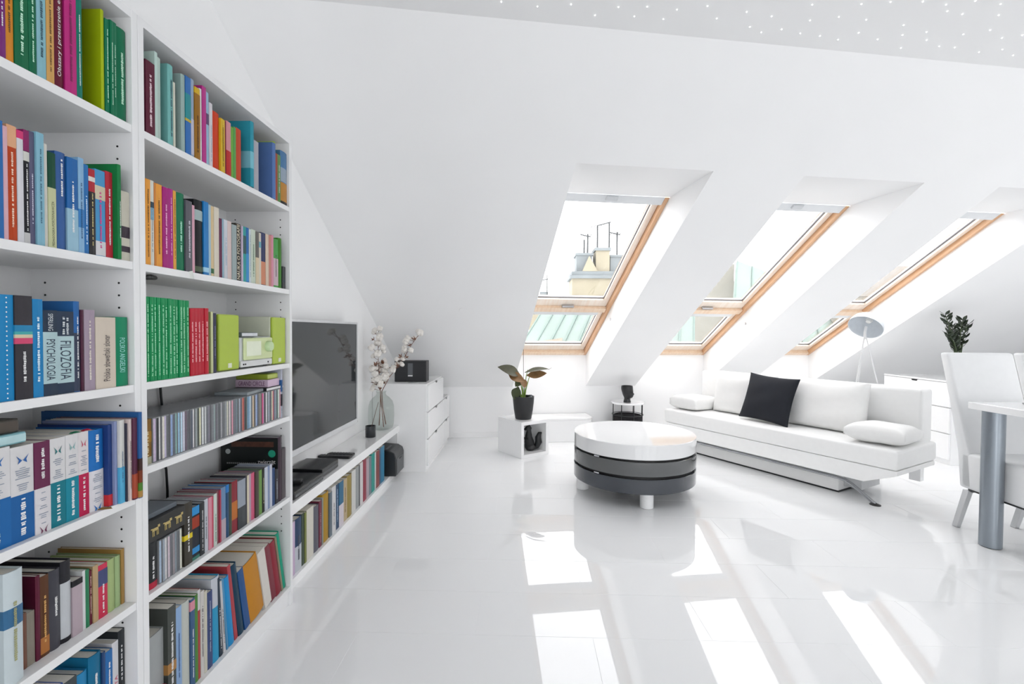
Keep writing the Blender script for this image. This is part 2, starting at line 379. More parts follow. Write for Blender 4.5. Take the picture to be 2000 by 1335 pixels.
def book(name, y0, y1, h, col, opt, xs, z, D, label, group, lean=0.0, cat='book', pages=True, idx=0):
    th = max(y1 - y0 - .0008, .003); hard = opt.get('hard', 0)
    r = min(.004, th * .16) if hard else 0.0
    D = opt.get('deep', min(D, .255) + opt.get('out', 0))
    ct = min(.0026 if hard else .0011, th * .22)
    x0 = xs + opt.get('out', 0) - opt.get('inset', 0) + random.Random(idx * 31 + int(h * 1e4)).uniform(-.004, .0) * (0 if opt.get('out') else 1)
    o = upath(D, th, r); inn = upath(D, th - 2 * ct, r); inn = [(x - (ct if 0 < i < len(inn) - 1 else 0), y) for i, (x, y) in enumerate(inn)]
    n = len(o); m = MB(); vs = [(x, y, 0) for x, y in o] + [(x, y, 0) for x, y in inn]; vs += [(x, y, h) for x, y, _ in vs]
    fs = []
    for i in range(n - 1):
        fs += [(i, i + 1, 2 * n + i + 1, 2 * n + i), (n + i, 3 * n + i, 3 * n + i + 1, n + i + 1), (i, n + i, n + i + 1, i + 1), (2 * n + i, 2 * n + i + 1, 3 * n + i + 1, 3 * n + i)]
    fs += [(0, 2 * n, 3 * n, n), (n - 1, 2 * n - 1, 4 * n - 1, 3 * n - 1)]
    m.add(vs, fs)
    b = put(name, m.mesh(name, bmat(col, .45 if hard else .4), smooth=hard, angle=35))
    yc = (y0 + y1) / 2
    b.location = (x0, yc, z)
    if lean: b.rotation_euler = (lean, 0, 0); b.location.z = z + math.sin(abs(lean)) * th / 2
    if not pages:
        put('disc_tray', MB().box(-D + .001, -ct - r - .0004, -th / 2 + ct, th / 2 - ct, .001, h - .001).mesh('disc_tray', CDPLAST), b)
    if pages:
        e = .004 if hard else .0012
        put('pages', MB().box(-D + .004, -ct - r - .0004, -th / 2 + ct, th / 2 - ct, e * .8, h - e).mesh('pages', PAPER), b)
    for bz0, bz1, bc in opt.get('bands', []):
        bz0 = max(bz0, .0); bz1 = min(bz1, h)
        if bz1 - bz0 < .002: continue
        strip(upath(D, th, r, .0004, D * .985), bz0, bz1).build('spine_band', bmat(bc, .4), b)
    XO = .0009
    if 'text' in opt:
        a, c = opt.get('tz', [.1, .9]); lettering(b, opt['text'], opt['tc'], XO, (a + c) / 2 * h, (c - a) * h, th * (.62 if opt.get('big') else .42), opt.get('down', False))
        if 'text2' in opt: lettering(b, opt['text2'], '#c8d0d4', XO, .86 * h, .2 * h, th * .35, True)
        if 'marks2' in opt: marks(b, '#c8d0d4', XO, .72 * h, .93 * h, th * .4, idx, 2)
    elif 'vol' in opt:
        k = opt['bands'][0]; fl = opt.get('flip'); zt0, zt1 = (k[1] + .02, h - .012) if fl else (.012, k[1] - .008)
        marks(b, 'w', XO, zt0, zt1, th * .32, idx, 1)
        zz0, zz1 = (.02, k[1] - .01) if fl else (k[1] + .008, h - .045)
        mm = MB(); z2 = zz0; rnd = random.Random(idx)
        while z2 < zz1:
            hw = th * rnd.uniform(.12, .33); mm.box(XO - .0003, XO, -hw, hw, z2, z2 + .0016); z2 += .0042 + (.008 if rnd.random() < .2 else 0)
        mm.build('spine_lettering', mat('#8a94a4', .5), b)
        zb = zz0 - .012 if fl else h - .026
        e = MB(); 
        for a in (-1, 1): e.add([(XO, a * .001, zb - .004), (XO, a * th * .28, zb + .008), (XO, a * th * .16, zb - .002), (XO, a * th * .2, zb - .010)], [(0, 1, 2, 3)])
        e.build('emblem', mat(opt['vol'], .5), b)
    elif 'series' in opt:
        c2 = '#9ce0b8' if opt['series'] == 'g' else '#f0b0b4'
        f0 = .06 if opt['series'] == 'g' else .2; f1 = .91 if opt['series'] == 'g' else .8
        marks(b, c2, XO, f0 * h, f1 * h, th * .5, idx, 1)
    elif 'dots' in opt:
        mm = MB()
        for j in range(22):
            for yy in (-.3, 0, .3):
                zc2 = .006 + j * (h - .012) / 21
                mm.add([(XO, yy * th + .0016 * math.cos(k * math.pi / 3), zc2 + .0016 * math.sin(k * math.pi / 3)) for k in range(6)], [tuple(range(6))])
        mm.build('dot_pattern', mat('w', .4), b)
    elif 'marks' in opt:
        rnd = random.Random(idx * 7 + 3); a, c = opt.get('mz', (rnd.uniform(.08, .25), rnd.uniform(.6, .9))); marks(b, opt['marks'], XO, a * h, c * h, th * rnd.uniform(.24, .36), idx)
    if opt.get('animal'):
        ys = -th / 2 - .0008
        def side(me_s, x0_, z0_, sz, colr, nm):
            me0, w, hh = text_mesh(me_s, 0); me = me0.copy(); me.materials.clear(); me.materials.append(mat(colr, .5)); s_ = sz / w
            for v in me.vertices: v.co = (x0_ + v.co.x * s_, ys - .0006, z0_ + v.co.y * s_ * 1.15)
            put(nm, me, b)
        side('zwierząt', -.05, h - .105, .075, 'w', 'cover_title'); sm2 = MB(); [sm2.box(-.22 + k * .0085, -.22 + k * .0085 + .006, ys - .0006, ys - .0002, h - .112, h - .106) for k in range(15)]; sm2.build('cover_subtitle', mat('#888888', .5), b)
        MB().box(-D, -.002, ys, ys + .0004, .006, h - .004).build('cover_picture', mat('#0c1414', .4), b)
        MB().box(-.2, -.02, ys - .0003, ys, h - .04, h - .018).build('cover_stripe', mat('#4c2c20', .4, noise=.7, scale=60), b)
        MB().ball((-.028, ys, h - .068), .016, 12, 6, (1, .02, 1)).build('cover_seal', mat('#1c8c70', .4), b)
        MB().ball((-.215, ys, h - .06), .011, 12, 6, (1, .02, 1)).build('cover_seal', mat('#a0a8a8', .4), b)
    return tag(b, label, cat, group)
# measured in metres: near edge, far edge, height, colour, details
B_L1 = [
    (0.8994, 0.9134, 0.26, '#7b2a7a', {'marks': 'w'}),
    (0.9134, 0.9297, 0.265, '#e0902c', {'marks': '#5a3a10'}),
    (0.9297, 0.9563, 0.265, '#0a6a44', {'marks': '#bfe8d0'}),
    (0.9563, 0.9722, 0.265, '#0b6b48', {'marks': '#bfe8d0'}),
    (0.9722, 0.9917, 0.262, '#8cc0cc', {'marks': '#2a5060'}),
    (0.9917, 1.0087, 0.26, '#d8a860', {'marks': '#6a4a20'}),
    (1.0087, 1.0343, 0.262, '#6a1530', {'text': 'Obszary i przestrzenie edukacji', 'tc': 'w', 'hard': 1}),
    (1.0343, 1.0624, 0.265, '#c0297f', {'marks': '#7a1050'}),
    (1.0624, 1.0765, 0.24, '#0f7a68', {'marks': 'w'}),
    (1.0765, 1.0874, 0.245, '#8a4a1c', {'inset': 0.05}),
    (1.1259, 1.1354, 0.243, '#a8bc10', {'hard': 1, 'out': 0.0}),
    (1.1354, 1.1479, 0.228, '#0a7450', {'marks': '#bfe8d0'}),
    (1.1479, 1.1577, 0.232, '#0a7450', {'marks': '#bfe8d0'}),
    (1.1577, 1.1692, 0.234, '#0a7450', {'marks': '#bfe8d0'}),
    (1.1692, 1.2005, 0.232, '#08704c', {'marks': '#bfe8d0', 'hard': 1}),
]
B_L2 = [
    (0.8798, 0.9047, 0.229, '#2a6fb4', {'marks': 'w'}),
    (0.9047, 0.914, 0.222, '#e0b4be', {}),
    (0.914, 0.9321, 0.229, '#c04414', {'bands': [[0.186, 0.229, '#e8b088']], 'marks': '#f0d0b8'}),
    (0.9321, 0.9446, 0.225, '#dcdce2', {'bands': [[0.209, 0.225, '#d83a78']]}),
    (0.9446, 0.9559, 0.231, '#1c1c24', {'bands': [[0.188, 0.231, '#8a2060'], [0.168, 0.187, '#d8d8d0'], [-0.001, 0.022, '#c8c8c8']], 'marks': 'w'}),
    (0.9559, 0.9674, 0.233, '#60607c', {'marks': '#d0d0e0'}),
    (0.9674, 0.9836, 0.236, '#88bcd0', {'marks': '#3a6a80'}),
    (0.9836, 0.9938, 0.219, '#dcdad0', {}),
    (0.9938, 1.0108, 0.205, '#0c4a34', {'bands': [[0.0, 0.129, '#ccd0a4']], 'text': 'PEDAGOGIKA PORÓWNAWCZA', 'tc': '#50543c', 'tz': [0.02, 0.49]}),
    (1.0108, 1.0342, 0.213, '#38609c', {'marks': 'w', 'hard': 1, 'mz': [0.55, 0.93]}),
    (1.0342, 1.0601, 0.209, '#2468ac', {'bands': [[0.001, 0.095, '#9cc4d8']], 'marks': 'w'}),
    (1.0601, 1.0742, 0.217, '#8cb8dc', {'bands': [[0.058, 0.1, '#3a80c0']], 'marks': '#20507c'}),
    (1.0742, 1.0873, 0.207, '#2a74b8', {'marks': '#d0e4f4'}),
    (1.0873, 1.1036, 0.201, '#b82c38', {'bands': [[0.0, 0.148, '#2c2c30'], [0.172, 0.183, '#e8e0d8']], 'marks': '#d8c888'}),
    (1.1036, 1.1315, 0.206, '#4c9cd0', {'bands': [[0.135, 0.168, '#d8ccb0'], [0.002, 0.036, '#dcdce0']], 'marks': '#c8408c'}),
    (1.1315, 1.1508, 0.21, '#c03040', {'marks': 'w', 'mz': [0.15, 0.8]}),
    (1.1508, 1.1623, 0.233, '#0f7c40', {'hard': 1, 'out': 0.012, 'marks': 'w'}),
    (1.1623, 1.1742, 0.199, '#24304c', {'marks': '#c8d0e0'}),
    (1.1742, 1.2015, 0.176, '#d4d0c0', {'bands': [[0.058, 0.087, '#403440'], [0.022, 0.037, '#403440']]}),
]
B_L3 = [
    (0.8525, 0.9205, 0.211, '#1488c4', {'dots': 1}),
    (0.9205, 0.9548, 0.211, '#36343a', {'bands': [[0.138, 0.151, '#2888b8'], [0.132, 0.138, '#4cb0b0'], [0.125, 0.132, '#dcd0b0'], [0.113, 0.125, '#d84c74']], 'marks': 'w', 'mz': [0.17, 0.46]}),
    (0.9548, 0.9763, 0.206, '#1c84c0', {'marks': '#d8ecf4'}),
    (0.9763, 1.0073, 0.184, '#28384c', {'bands': [[0.026, 0.137, '#b4d0d4']], 'text': 'PSYCHOLOGIA', 'tc': '#28384c', 'tz': [0.18, 0.66], 'down': 1, 'big': 1, 'text2': 'SPERLING'}),
    (1.0073, 1.0482, 0.183, '#2a3a50', {'bands': [[0.024, 0.128, '#b8d4d8']], 'text': 'FILOZOFIA', 'tc': '#28384c', 'tz': [0.17, 0.64], 'down': 1, 'big': 1, 'marks2': 1}),
    (1.0482, 1.0633, 0.207, '#2c68a8', {'hard': 1, 'bands': [[0.002, 0.135, '#3a4258']], 'marks': 'w'}),
    (1.0633, 1.0716, 0.188, '#4c2038', {}),
    (1.0716, 1.0999, 0.189, '#a898a8', {'marks': '#dcd4c8'}),
    (1.0999, 1.1555, 0.173, '#d8ccbc', {'text': 'Polsko słoweński slovar', 'tc': '#40383c', 'tz': [0.1, 0.75], 'soft': 1}),
    (1.1555, 1.1973, 0.175, '#128c64', {'text': 'POLSKO ANGIELSKI', 'tc': '#9ce0d8', 'tz': [0.2, 0.7], 'down': 1, 'hard': 1}),
]
B_L4 = [
    (0.863, 0.9176, 0.201, '#e0dfe0', {'bands': [[-0.002, 0.1, '#1c68ac']], 'vol': '#1c68ac'}),
    (0.9176, 0.9631, 0.196, '#e0dfe0', {'bands': [[-0.009, 0.096, '#1c62a4']], 'vol': '#1c5aa0'}),
    (0.9631, 0.9959, 0.196, '#6c2c50', {'bands': [[-0.008, 0.097, '#e0dde0']], 'vol': '#6c2c50', 'flip': 1}),
    (0.9959, 1.031, 0.196, '#e0dfe0', {'bands': [[-0.008, 0.099, '#147c8c']], 'vol': '#0f6c70'}),
    (1.031, 1.0616, 0.197, '#e0dfe0', {'bands': [[-0.006, 0.099, '#148aa0']], 'vol': '#7aa8a8'}),
    (1.0616, 1.0877, 0.197, '#e4dfe0', {'bands': [[-0.002, 0.098, '#c02050']], 'vol': '#c04060'}),
    (1.0877, 1.1284, 0.195, '#1f70bc', {'bands': [[-0.004, 0.097, '#e0dfe4']], 'vol': '#1f70bc', 'flip': 1, 'hard': 1}),
    (1.1284, 1.14, 0.202, '#26407c', {'out': 0.008, 'bands': [[0.001, 0.029, '#c83038']]}),
    (1.14, 1.1486, 0.208, '#8c98c0', {'out': 0.014}),
    (1.1486, 1.1629, 0.209, '#dcdcd8', {'out': 0.02, 'bands': [[-0.002, 0.091, '#58b0d8']], 'marks': '#406080'}),
    (1.1629, 1.1674, 0.199, '#383848', {'out': 0.024}),
    (1.1674, 1.1754, 0.209, '#dcccc8', {'marks': '#604850', 'out': 0.028}),
    (1.1754, 1.1881, 0.21, '#5c3048', {'out': 0.032, 'bands': [[0.004, 0.066, '#b05038']]}),
    (1.1881, 1.1993, 0.223, '#2c609c', {'hard': 1, 'out': 0.037, 'deep': 0.26, 'bands': [[0.072, 0.103, '#3c2420'], [0.04, 0.072, '#7c3820'], [0.019, 0.04, '#4c8030'], [0.002, 0.019, '#b08848']]}),
]
B_L5 = [
    (0.8965, 0.9331, 0.23, '#ccd8dc', {'hard': 1, 'out': 0.02, 'bands': [[0.118, 0.156, '#3a6c94']], 'marks': '#a0a070'}),
    (0.9331, 0.9487, 0.116, '#2c5c94', {'marks': '#d8d8e0'}),
    (0.9487, 0.9585, 0.119, '#7c5444', {}),
    (0.9585, 0.9753, 0.115, '#8c8478', {}),
    (0.9753, 0.9856, 0.185, '#5c1430', {}),
    (0.9856, 1.0046, 0.178, '#5c3820', {'bands': [[0.007, 0.043, '#b07038']], 'marks': '#d8a860'}),
    (1.0046, 1.0318, 0.179, '#44444c', {'marks': 'w', 'mz': [0.42, 0.66], 'hard': 1}),
    (1.0318, 1.0564, 0.187, '#24242a', {'hard': 1, 'bands': [[0.011, 0.138, '#c4c8cc']]}),
    (1.0564, 1.0822, 0.131, '#b8a8b0', {'bands': [[0.117, 0.131, '#202024']]}),
    (1.0822, 1.0906, 0.142, '#d8dcdc', {}),
    (1.0906, 1.1006, 0.14, '#2c8058', {}),
    (1.1006, 1.1093, 0.133, '#682034', {'marks': '#d8b8a8'}),
    (1.1093, 1.1241, 0.14, '#bca078', {}),
    (1.1241, 1.1501, 0.133, '#d03454', {'bands': [[0.08, 0.12, '#48507c']], 'marks': 'w'}),
    (1.1501, 1.174, 0.134, '#a8bc80', {'hard': 1}),
    (1.174, 1.1905, 0.133, '#a0b884', {'hard': 1}),
    (1.1905, 1.2006, 0.144, '#a88448', {}),
]
B_L6 = [
    (1.0236, 1.0339, 0.309, '#2c50a0', {}),
    (1.0339, 1.0658, 0.304, '#40484c', {}),
    (1.0658, 1.0967, 0.296, '#2888bc', {'hard': 1}),
    (1.0967, 1.1309, 0.319, '#0f6c94', {'hard': 1, 'marks': 'w', 'mz': [0.65, 0.85]}),
    (1.1309, 1.1401, 0.31, '#284878', {}),
    (1.1401, 1.1607, 0.303, '#2870b4', {'marks': 'w', 'mz': [0.6, 0.9]}),
    (1.1607, 1.1803, 0.312, '#dcdce0', {'text': 'ŚWIATA', 'tc': '#c83058', 'tz': [0.45, 0.75], 'big': 1}),
    (1.1803, 1.2006, 0.33, '#2c3034', {'marks': 'w', 'mz': [0.6, 0.88]}),
]
B_R1 = [
    (1.256, 1.2887, 0.197, '#5c1430', {'marks': '#e8d0d8', 'mz': [0.12, 0.82]}),
    (1.2887, 1.2995, 0.236, '#c4dcd4', {}),
    (1.2995, 1.311, 0.227, '#b8ccc4', {}),
    (1.3377, 1.3589, 0.23, '#78b8b4', {'hard': 1, 'bands': [], 'marks': '#305060', 'mz': [0.12, 0.82]}),
    (1.3589, 1.3676, 0.189, '#d8d8c8', {}),
    (1.3899, 1.407, 0.23, '#9cb4b0', {'hard': 1}),
    (1.407, 1.4306, 0.234, '#3070b8', {'bands': [[0.108, 0.183, '#2c9098'], [0.1, 0.108, '#c8b040']]}),
    (1.4306, 1.4451, 0.238, '#9cb0c8', {'bands': [[0.008, 0.117, '#c8c8d8']]}),
    (1.4451, 1.4686, 0.221, '#d8b020', {'bands': [[0.002, 0.202, '#9c6c18']], 'marks': '#401808'}),
    (1.4686, 1.4788, 0.227, '#dcdcdc', {}),
    (1.4788, 1.4988, 0.241, '#b83088', {}),
    (1.4988, 1.5147, 0.233, '#9cc0d8', {'bands': [[0.13, 0.165, '#604870']]}),
    (1.5147, 1.5296, 0.205, '#dcd8dc', {'marks': '#a0a8b8'}),
    (1.5296, 1.5696, 0.189, '#d03c18', {'hard': 1}),
    (1.5696, 1.5914, 0.18, '#dcb830', {'marks': '#806010'}),
    (1.5914, 1.5996, 0.18, '#7c1c30', {}),
    (1.5996, 1.6253, 0.185, '#d89098', {'bands': [[-0.003, 0.086, '#c02020']]}),
    (1.6253, 1.6393, 0.175, '#6cac40', {}),
    (1.6393, 1.6535, 0.181, '#58a050', {}),
    (1.6535, 1.6827, 0.185, '#c84420', {}),
    (1.7241, 1.7476, 0.238, '#2c94a8', {'hard': 1, 'out': 0.012, 'bands': [[0.067, 0.128, '#7cc0d0']]}),
    (1.7476, 1.7568, 0.208, '#ccd0c8', {}),
    (1.7568, 1.7981, 0.187, '#b0b0b8', {}),
    (1.8787, 1.9045, 0.222, '#5878b0', {'hard': 1, 'out': 0.01}),
    (1.9045, 1.9175, 0.235, '#a8c828', {}),
    (1.9175, 1.9337, 0.194, '#a04830', {}),
    (1.9337, 1.959, 0.196, '#5c8c4c', {'marks': '#d8d8d8'}),
    (1.959, 2.0135, 0.222, '#4c7ca8', {'hard': 1, 'bands': [[0.095, 0.153, '#98a8b8'], [0.014, 0.092, '#c08838'], [0.001, 0.014, '#1c1c20']]}),
]
B_R2 = [
    (1.2518, 1.2694, 0.231, '#f0a440', {'marks': '#604010'}),
    (1.2694, 1.2834, 0.232, '#dcdcd0', {'bands': [[0.158, 0.174, '#304858'], [0.125, 0.158, '#80b0c8']], 'marks': '#8890a0'}),
    (1.2834, 1.2904, 0.229, '#d8883c', {}),
    (1.2904, 1.314, 0.23, '#f0a440', {'marks': '#604010'}),
    (1.314, 1.3384, 0.228, '#a8187c', {'marks': '#e8a8d0'}),
    (1.3384, 1.3546, 0.23, '#b02888', {'marks': '#e8a8d0'}),
    (1.3546, 1.3668, 0.229, '#e8a848', {'marks': '#604010'}),
    (1.3668, 1.4023, 0.229, '#0f7450', {'hard': 1, 'marks': '#a8e0c8'}),
    (1.4023, 1.4301, 0.215, '#5c5c64', {'marks': '#c8c8d0'}),
    (1.4301, 1.4419, 0.207, '#dca8b8', {}),
    (1.4419, 1.4819, 0.229, '#101418', {'hard': 1, 'bands': [[0.166, 0.198, '#a8bcbc'], [0.007, 0.023, '#506048']]}),
    (1.4819, 1.5056, 0.233, '#1c7cc0', {'bands': [[0.009, 0.024, '#a8d8f0']]}),
    (1.5056, 1.5178, 0.229, '#a8c8d8', {}),
    (1.5178, 1.5326, 0.227, '#dcc498', {'bands': [[0.009, 0.025, '#407048']]}),
    (1.5326, 1.5579, 0.229, '#dcd4c4', {}),
    (1.5579, 1.5762, 0.198, '#642048', {}),
    (1.5762, 1.5868, 0.2, '#98c0d0', {}),
    (1.5868, 1.6057, 0.2, '#d0d4dc', {'marks': '#90a0b8'}),
    (1.6057, 1.6279, 0.2, '#dcc8c4', {}),
    (1.6279, 1.6535, 0.193, '#9cacac', {}),
    (1.6535, 1.683, 0.203, '#38342c', {'text': 'NAUKA O FOTOGRAFII', 'tc': '#e0d8c0', 'tz': [0.03, 0.98], 'big': 1}),
    (1.683, 1.6921, 0.199, '#c8b8d0', {}),
    (1.6921, 1.7105, 0.2, '#2c9c98', {'bands': [[0.102, 0.167, '#2c5c58']]}),
    (1.7105, 1.7324, 0.201, '#2068b0', {'bands': [[0.003, 0.106, '#3890d0']]}),
    (1.7324, 1.7452, 0.199, '#d0dce0', {'marks': '#708890'}),
    (1.7452, 1.7747, 0.202, '#ccd8c8', {'marks': '#487050'}),
    (1.7747, 1.7949, 0.199, '#d8c8a8', {'bands': [[0.101, 0.199, '#686460']]}),
    (1.7949, 1.8121, 0.199, '#d8d0c0', {'bands': [[0.142, 0.165, '#70b0c0']]}),
    (1.8121, 1.8439, 0.204, '#2c3460', {'bands': [[0.003, 0.092, '#d08868']]}),
    (1.8439, 1.8657, 0.204, '#dcc8b4', {}),
    (1.8657, 1.8842, 0.203, '#c8887c', {}),
    (1.8842, 1.9009, 0.208, '#d890a4', {}),
    (1.9009, 1.9366, 0.198, '#48a04c', {'bands': [[0.008, 0.118, '#d0b8c0']], 'marks': '#303030'}),
    (1.9366, 1.9672, 0.207, '#3c8024', {'hard': 1}),
]
B_R3 = [
    (1.2508, 1.2638, 0.231, '#189458', {'series': 'g'}),
    (1.2638, 1.2765, 0.231, '#189458', {'series': 'g'}),
    (1.2765, 1.2895, 0.231, '#189458', {'series': 'g'}),
    (1.2895, 1.3027, 0.231, '#189458', {'series': 'g'}),
    (1.3027, 1.3161, 0.231, '#189458', {'series': 'g'}),
    (1.3161, 1.3299, 0.231, '#189458', {'series': 'g'}),
    (1.3299, 1.3439, 0.231, '#189458', {'series': 'g'}),
    (1.3439, 1.3582, 0.23, '#189458', {'series': 'g'}),
    (1.3582, 1.3728, 0.23, '#189458', {'series': 'g'}),
    (1.3728, 1.3878, 0.23, '#189458', {'series': 'g'}),
    (1.3878, 1.403, 0.23, '#189458', {'series': 'g'}),
    (1.403, 1.4186, 0.23, '#189458', {'series': 'g'}),
    (1.4186, 1.4348, 0.207, '#c02034', {'series': 'r'}),
    (1.4348, 1.4514, 0.208, '#c02034', {'series': 'r'}),
    (1.4514, 1.4684, 0.209, '#c02034', {'series': 'r'}),
    (1.4684, 1.4857, 0.21, '#c02034', {'series': 'r'}),
    (1.4857, 1.5035, 0.211, '#c02034', {'series': 'r'}),
    (1.5035, 1.5151, 0.2, '#6c6c3c', {}),
    (1.5151, 1.5252, 0.201, '#ccd0a0', {}),
    (1.5252, 1.5421, 0.197, '#30304c', {'marks': '#9090b0'}),
]
B_R5a = [
    (1.2607, 1.2968, 0.129, '#2c2e30', {'hard': 1, 'bands': [[-0.007, 0.018, '#c02c44']], 'marks': 'w'}),
]
B_R5b = [
    (1.3967, 1.4318, 0.192, '#3c3830', {'bands': [[0.078, 0.094, '#e0c820']], 'marks': 'w'}),
    (1.4318, 1.4662, 0.167, '#1c2430', {'bands': [[0.141, 0.167, '#3090d0'], [0.099, 0.135, '#a03820'], [0.02, 0.039, '#3090d0'], [-0.006, 0.01, '#408070']]}),
    (1.4662, 1.4883, 0.169, '#303438', {'marks': '#c8c8c8'}),
    (1.4883, 1.5085, 0.172, '#c8ccd4', {'marks': '#606870'}),
    (1.5085, 1.5242, 0.172, '#d890a0', {}),
    (1.5242, 1.5337, 0.171, '#c85068', {}),
    (1.5337, 1.5499, 0.175, '#ccd8d0', {'marks': '#508060'}),
    (1.5499, 1.5631, 0.179, '#8c5058', {}),
    (1.5631, 1.5731, 0.179, '#a83850', {}),
    (1.5731, 1.6005, 0.182, '#6c8cb0', {'bands': [[-0.016, 0.072, '#b8a8b0']]}),
    (1.6005, 1.616, 0.184, '#204870', {'bands': [[0.157, 0.184, '#2878c0']]}),
    (1.616, 1.6325, 0.181, '#3c4838', {}),
    (1.6325, 1.6657, 0.184, '#8c2c38', {'bands': [[0.047, 0.111, '#c07030']]}),
    (1.6657, 1.7121, 0.176, '#98a0ac', {'bands': [[-0.015, 0.078, '#404448']]}),
    (1.7121, 1.7217, 0.181, '#3c3c44', {}),
    (1.7217, 1.7347, 0.18, '#d8d0b8', {}),
    (1.7347, 1.7528, 0.18, '#b8a0b0', {}),
    (1.7528, 1.7755, 0.179, '#d06080', {}),
    (1.7755, 1.7997, 0.177, '#483c38', {}),
    (1.7997, 1.8264, 0.174, '#6c9848', {}),
    (1.8264, 1.8446, 0.175, '#20201c', {'marks': '#c8c8a0'}),
    (1.8446, 1.8678, 0.174, '#c8d0dc', {}),
    (1.8678, 1.8821, 0.174, '#8898b8', {}),
    (1.8821, 1.8985, 0.176, '#c8ccd8', {}),
    (1.8985, 1.9211, 0.154, '#2c4878', {}),
    (1.9211, 1.9463, 0.142, '#303038', {'marks': '#b0b0b8'}),
    (1.9463, 1.9795, 0.272, '#40303c', {'hard': 1, 'animal': 1, 'deep': 0.245}),
    (1.9795, 2.0095, 0.217, '#5c5458', {}),
]
B_R6a = [
    (1.2458, 1.3275, 0.253, '#a8acac', {'hard': 1, 'boxfile': 1, 'inset': 0.008}),
    (1.3275, 1.3605, 0.303, '#484c48', {'bands': [[0.108, 0.138, '#b08048']], 'marks': 'w'}),
    (1.3605, 1.3843, 0.284, '#90b0d8', {'marks': '#406090'}),
    (1.3843, 1.4202, 0.284, '#c0c4bc', {'hard': 1}),
    (1.4202, 1.4402, 0.276, '#3c5c84', {'bands': [[0.24, 0.269, '#d890a0']], 'marks': 'w'}),
    (1.4402, 1.4549, 0.279, '#4c8438', {}),
    (1.4549, 1.4668, 0.288, '#b04040', {'bands': [[0.222, 0.292, '#d0d0d0']]}),
    (1.4668, 1.4832, 0.276, '#d0ccc8', {'marks': '#404040'}),
    (1.4832, 1.4975, 0.267, '#ccc8b8', {}),
    (1.4975, 1.5229, 0.255, '#384878', {'marks': '#a0a8c0'}),
    (1.5229, 1.5627, 0.286, '#2c98c4', {'hard': 1, 'bands': [[0.186, 0.286, '#c4c8d0']]}),
]
B_R6b = [
    (1.5617, 1.581, 0.281, '#283848', {'marks': 'w'}),
    (1.581, 1.5979, 0.263, '#c8c8cc', {'marks': '#303030'}),
    (1.5979, 1.6122, 0.268, '#5090b8', {}),
    (1.6122, 1.6477, 0.262, '#208cc8', {'hard': 1}),
    (1.6477, 1.6707, 0.294, '#b04048', {}),
    (1.6707, 1.7071, 0.284, '#143c54', {'hard': 1}),
    (1.7071, 1.7451, 0.244, '#1c508c', {}),
    (1.7451, 1.8411, 0.246, '#c4841c', {'hard': 1, 'bands': []}),
    (1.8411, 1.8891, 0.252, '#dcd8d0', {'soft': 1}),
    (1.8891, 1.9293, 0.249, '#7c2838', {}),
    (1.9293, 1.9712, 0.249, '#8c2434', {'hard': 1}),
    (1.9712, 1.9841, 0.26, '#8c8068', {}),
    (1.9841, 2.0135, 0.266, '#0f9c7c', {'hard': 1}),
]
B_C = [
    (2.164, 2.1994, 0.254, '#d0b8d4', {}),
    (2.1994, 2.269, 0.254, '#2c4468', {'bands': [[-0.003, 0.121, '#c8ccd4']], 'hard': 1, 'marks': '#404858'}),
    (2.269, 2.2984, 0.257, '#384838', {}),
    (2.2984, 2.3187, 0.253, '#7c8440', {}),
    (2.3187, 2.3973, 0.256, '#dcd8cc', {'soft': 1}),
    (2.3973, 2.4676, 0.239, '#60606c', {'hard': 1}),
    (2.4676, 2.498, 0.249, '#7c3448', {'marks': '#b89098'}),
    (2.498, 2.5149, 0.255, '#88908c', {}),
    (2.5149, 2.5922, 0.266, '#b48c24', {'hard': 1}),
    (2.5922, 2.6303, 0.25, '#60707c', {}),
    (2.6303, 2.6855, 0.269, '#dcdcdc', {'marks': '#505050'}),
    (2.6855, 2.7347, 0.262, '#24486c', {'marks': '#a0b8d0'}),
    (2.7347, 2.803, 0.261, '#2c6c90', {'bands': [[-0.004, 0.126, '#d8d0d8']]}),
    (2.803, 2.8657, 0.255, '#c0ac88', {'marks': '#806848'}),
    (2.8657, 2.9407, 0.26, '#a08c48', {'hard': 1}),
    (2.9407, 3.0096, 0.267, '#dcdcd8', {}),
    (3.0096, 3.0712, 0.27, '#a0a4a4', {}),
    (3.0712, 3.0902, 0.267, '#505458', {}),
    (3.0902, 3.1463, 0.278, '#dcd8d8', {}),
    (3.1463, 3.2091, 0.284, '#9c3448', {}),
    (3.2091, 3.272, 0.27, '#b8a8b0', {}),
    (3.272, 3.3275, 0.268, '#788890', {}),
    (3.3275, 3.395, 0.276, '#1c9c90', {}),
    (3.395, 3.4233, 0.272, '#d0d8d8', {}),
    (3.4233, 3.5029, 0.268, '#8c4440', {}),
    (3.5029, 3.5414, 0.273, '#486480', {}),
    (3.5414, 3.6265, 0.273, '#3884a8', {}),
]
def describe(opt, col, th, h):
    kind = 'box file' if opt.get('boxfile') else ('hardback' if opt.get('hard') else 'paperback')
    size = 'thin ' if th < .011 else ('thick ' if th > .035 else '')
    c = cname(col); extra = ''
    if opt.get('bands'):
        c2 = cname(opt['bands'][0][2]); 
        if c2 != c: extra = ' with %s band' % c2.split()[-1]
    if opt.get('text') and len(opt['text'].split()) == 1: extra = ' titled ' + opt['text'].capitalize()
    return size + c + ' ' + kind + extra
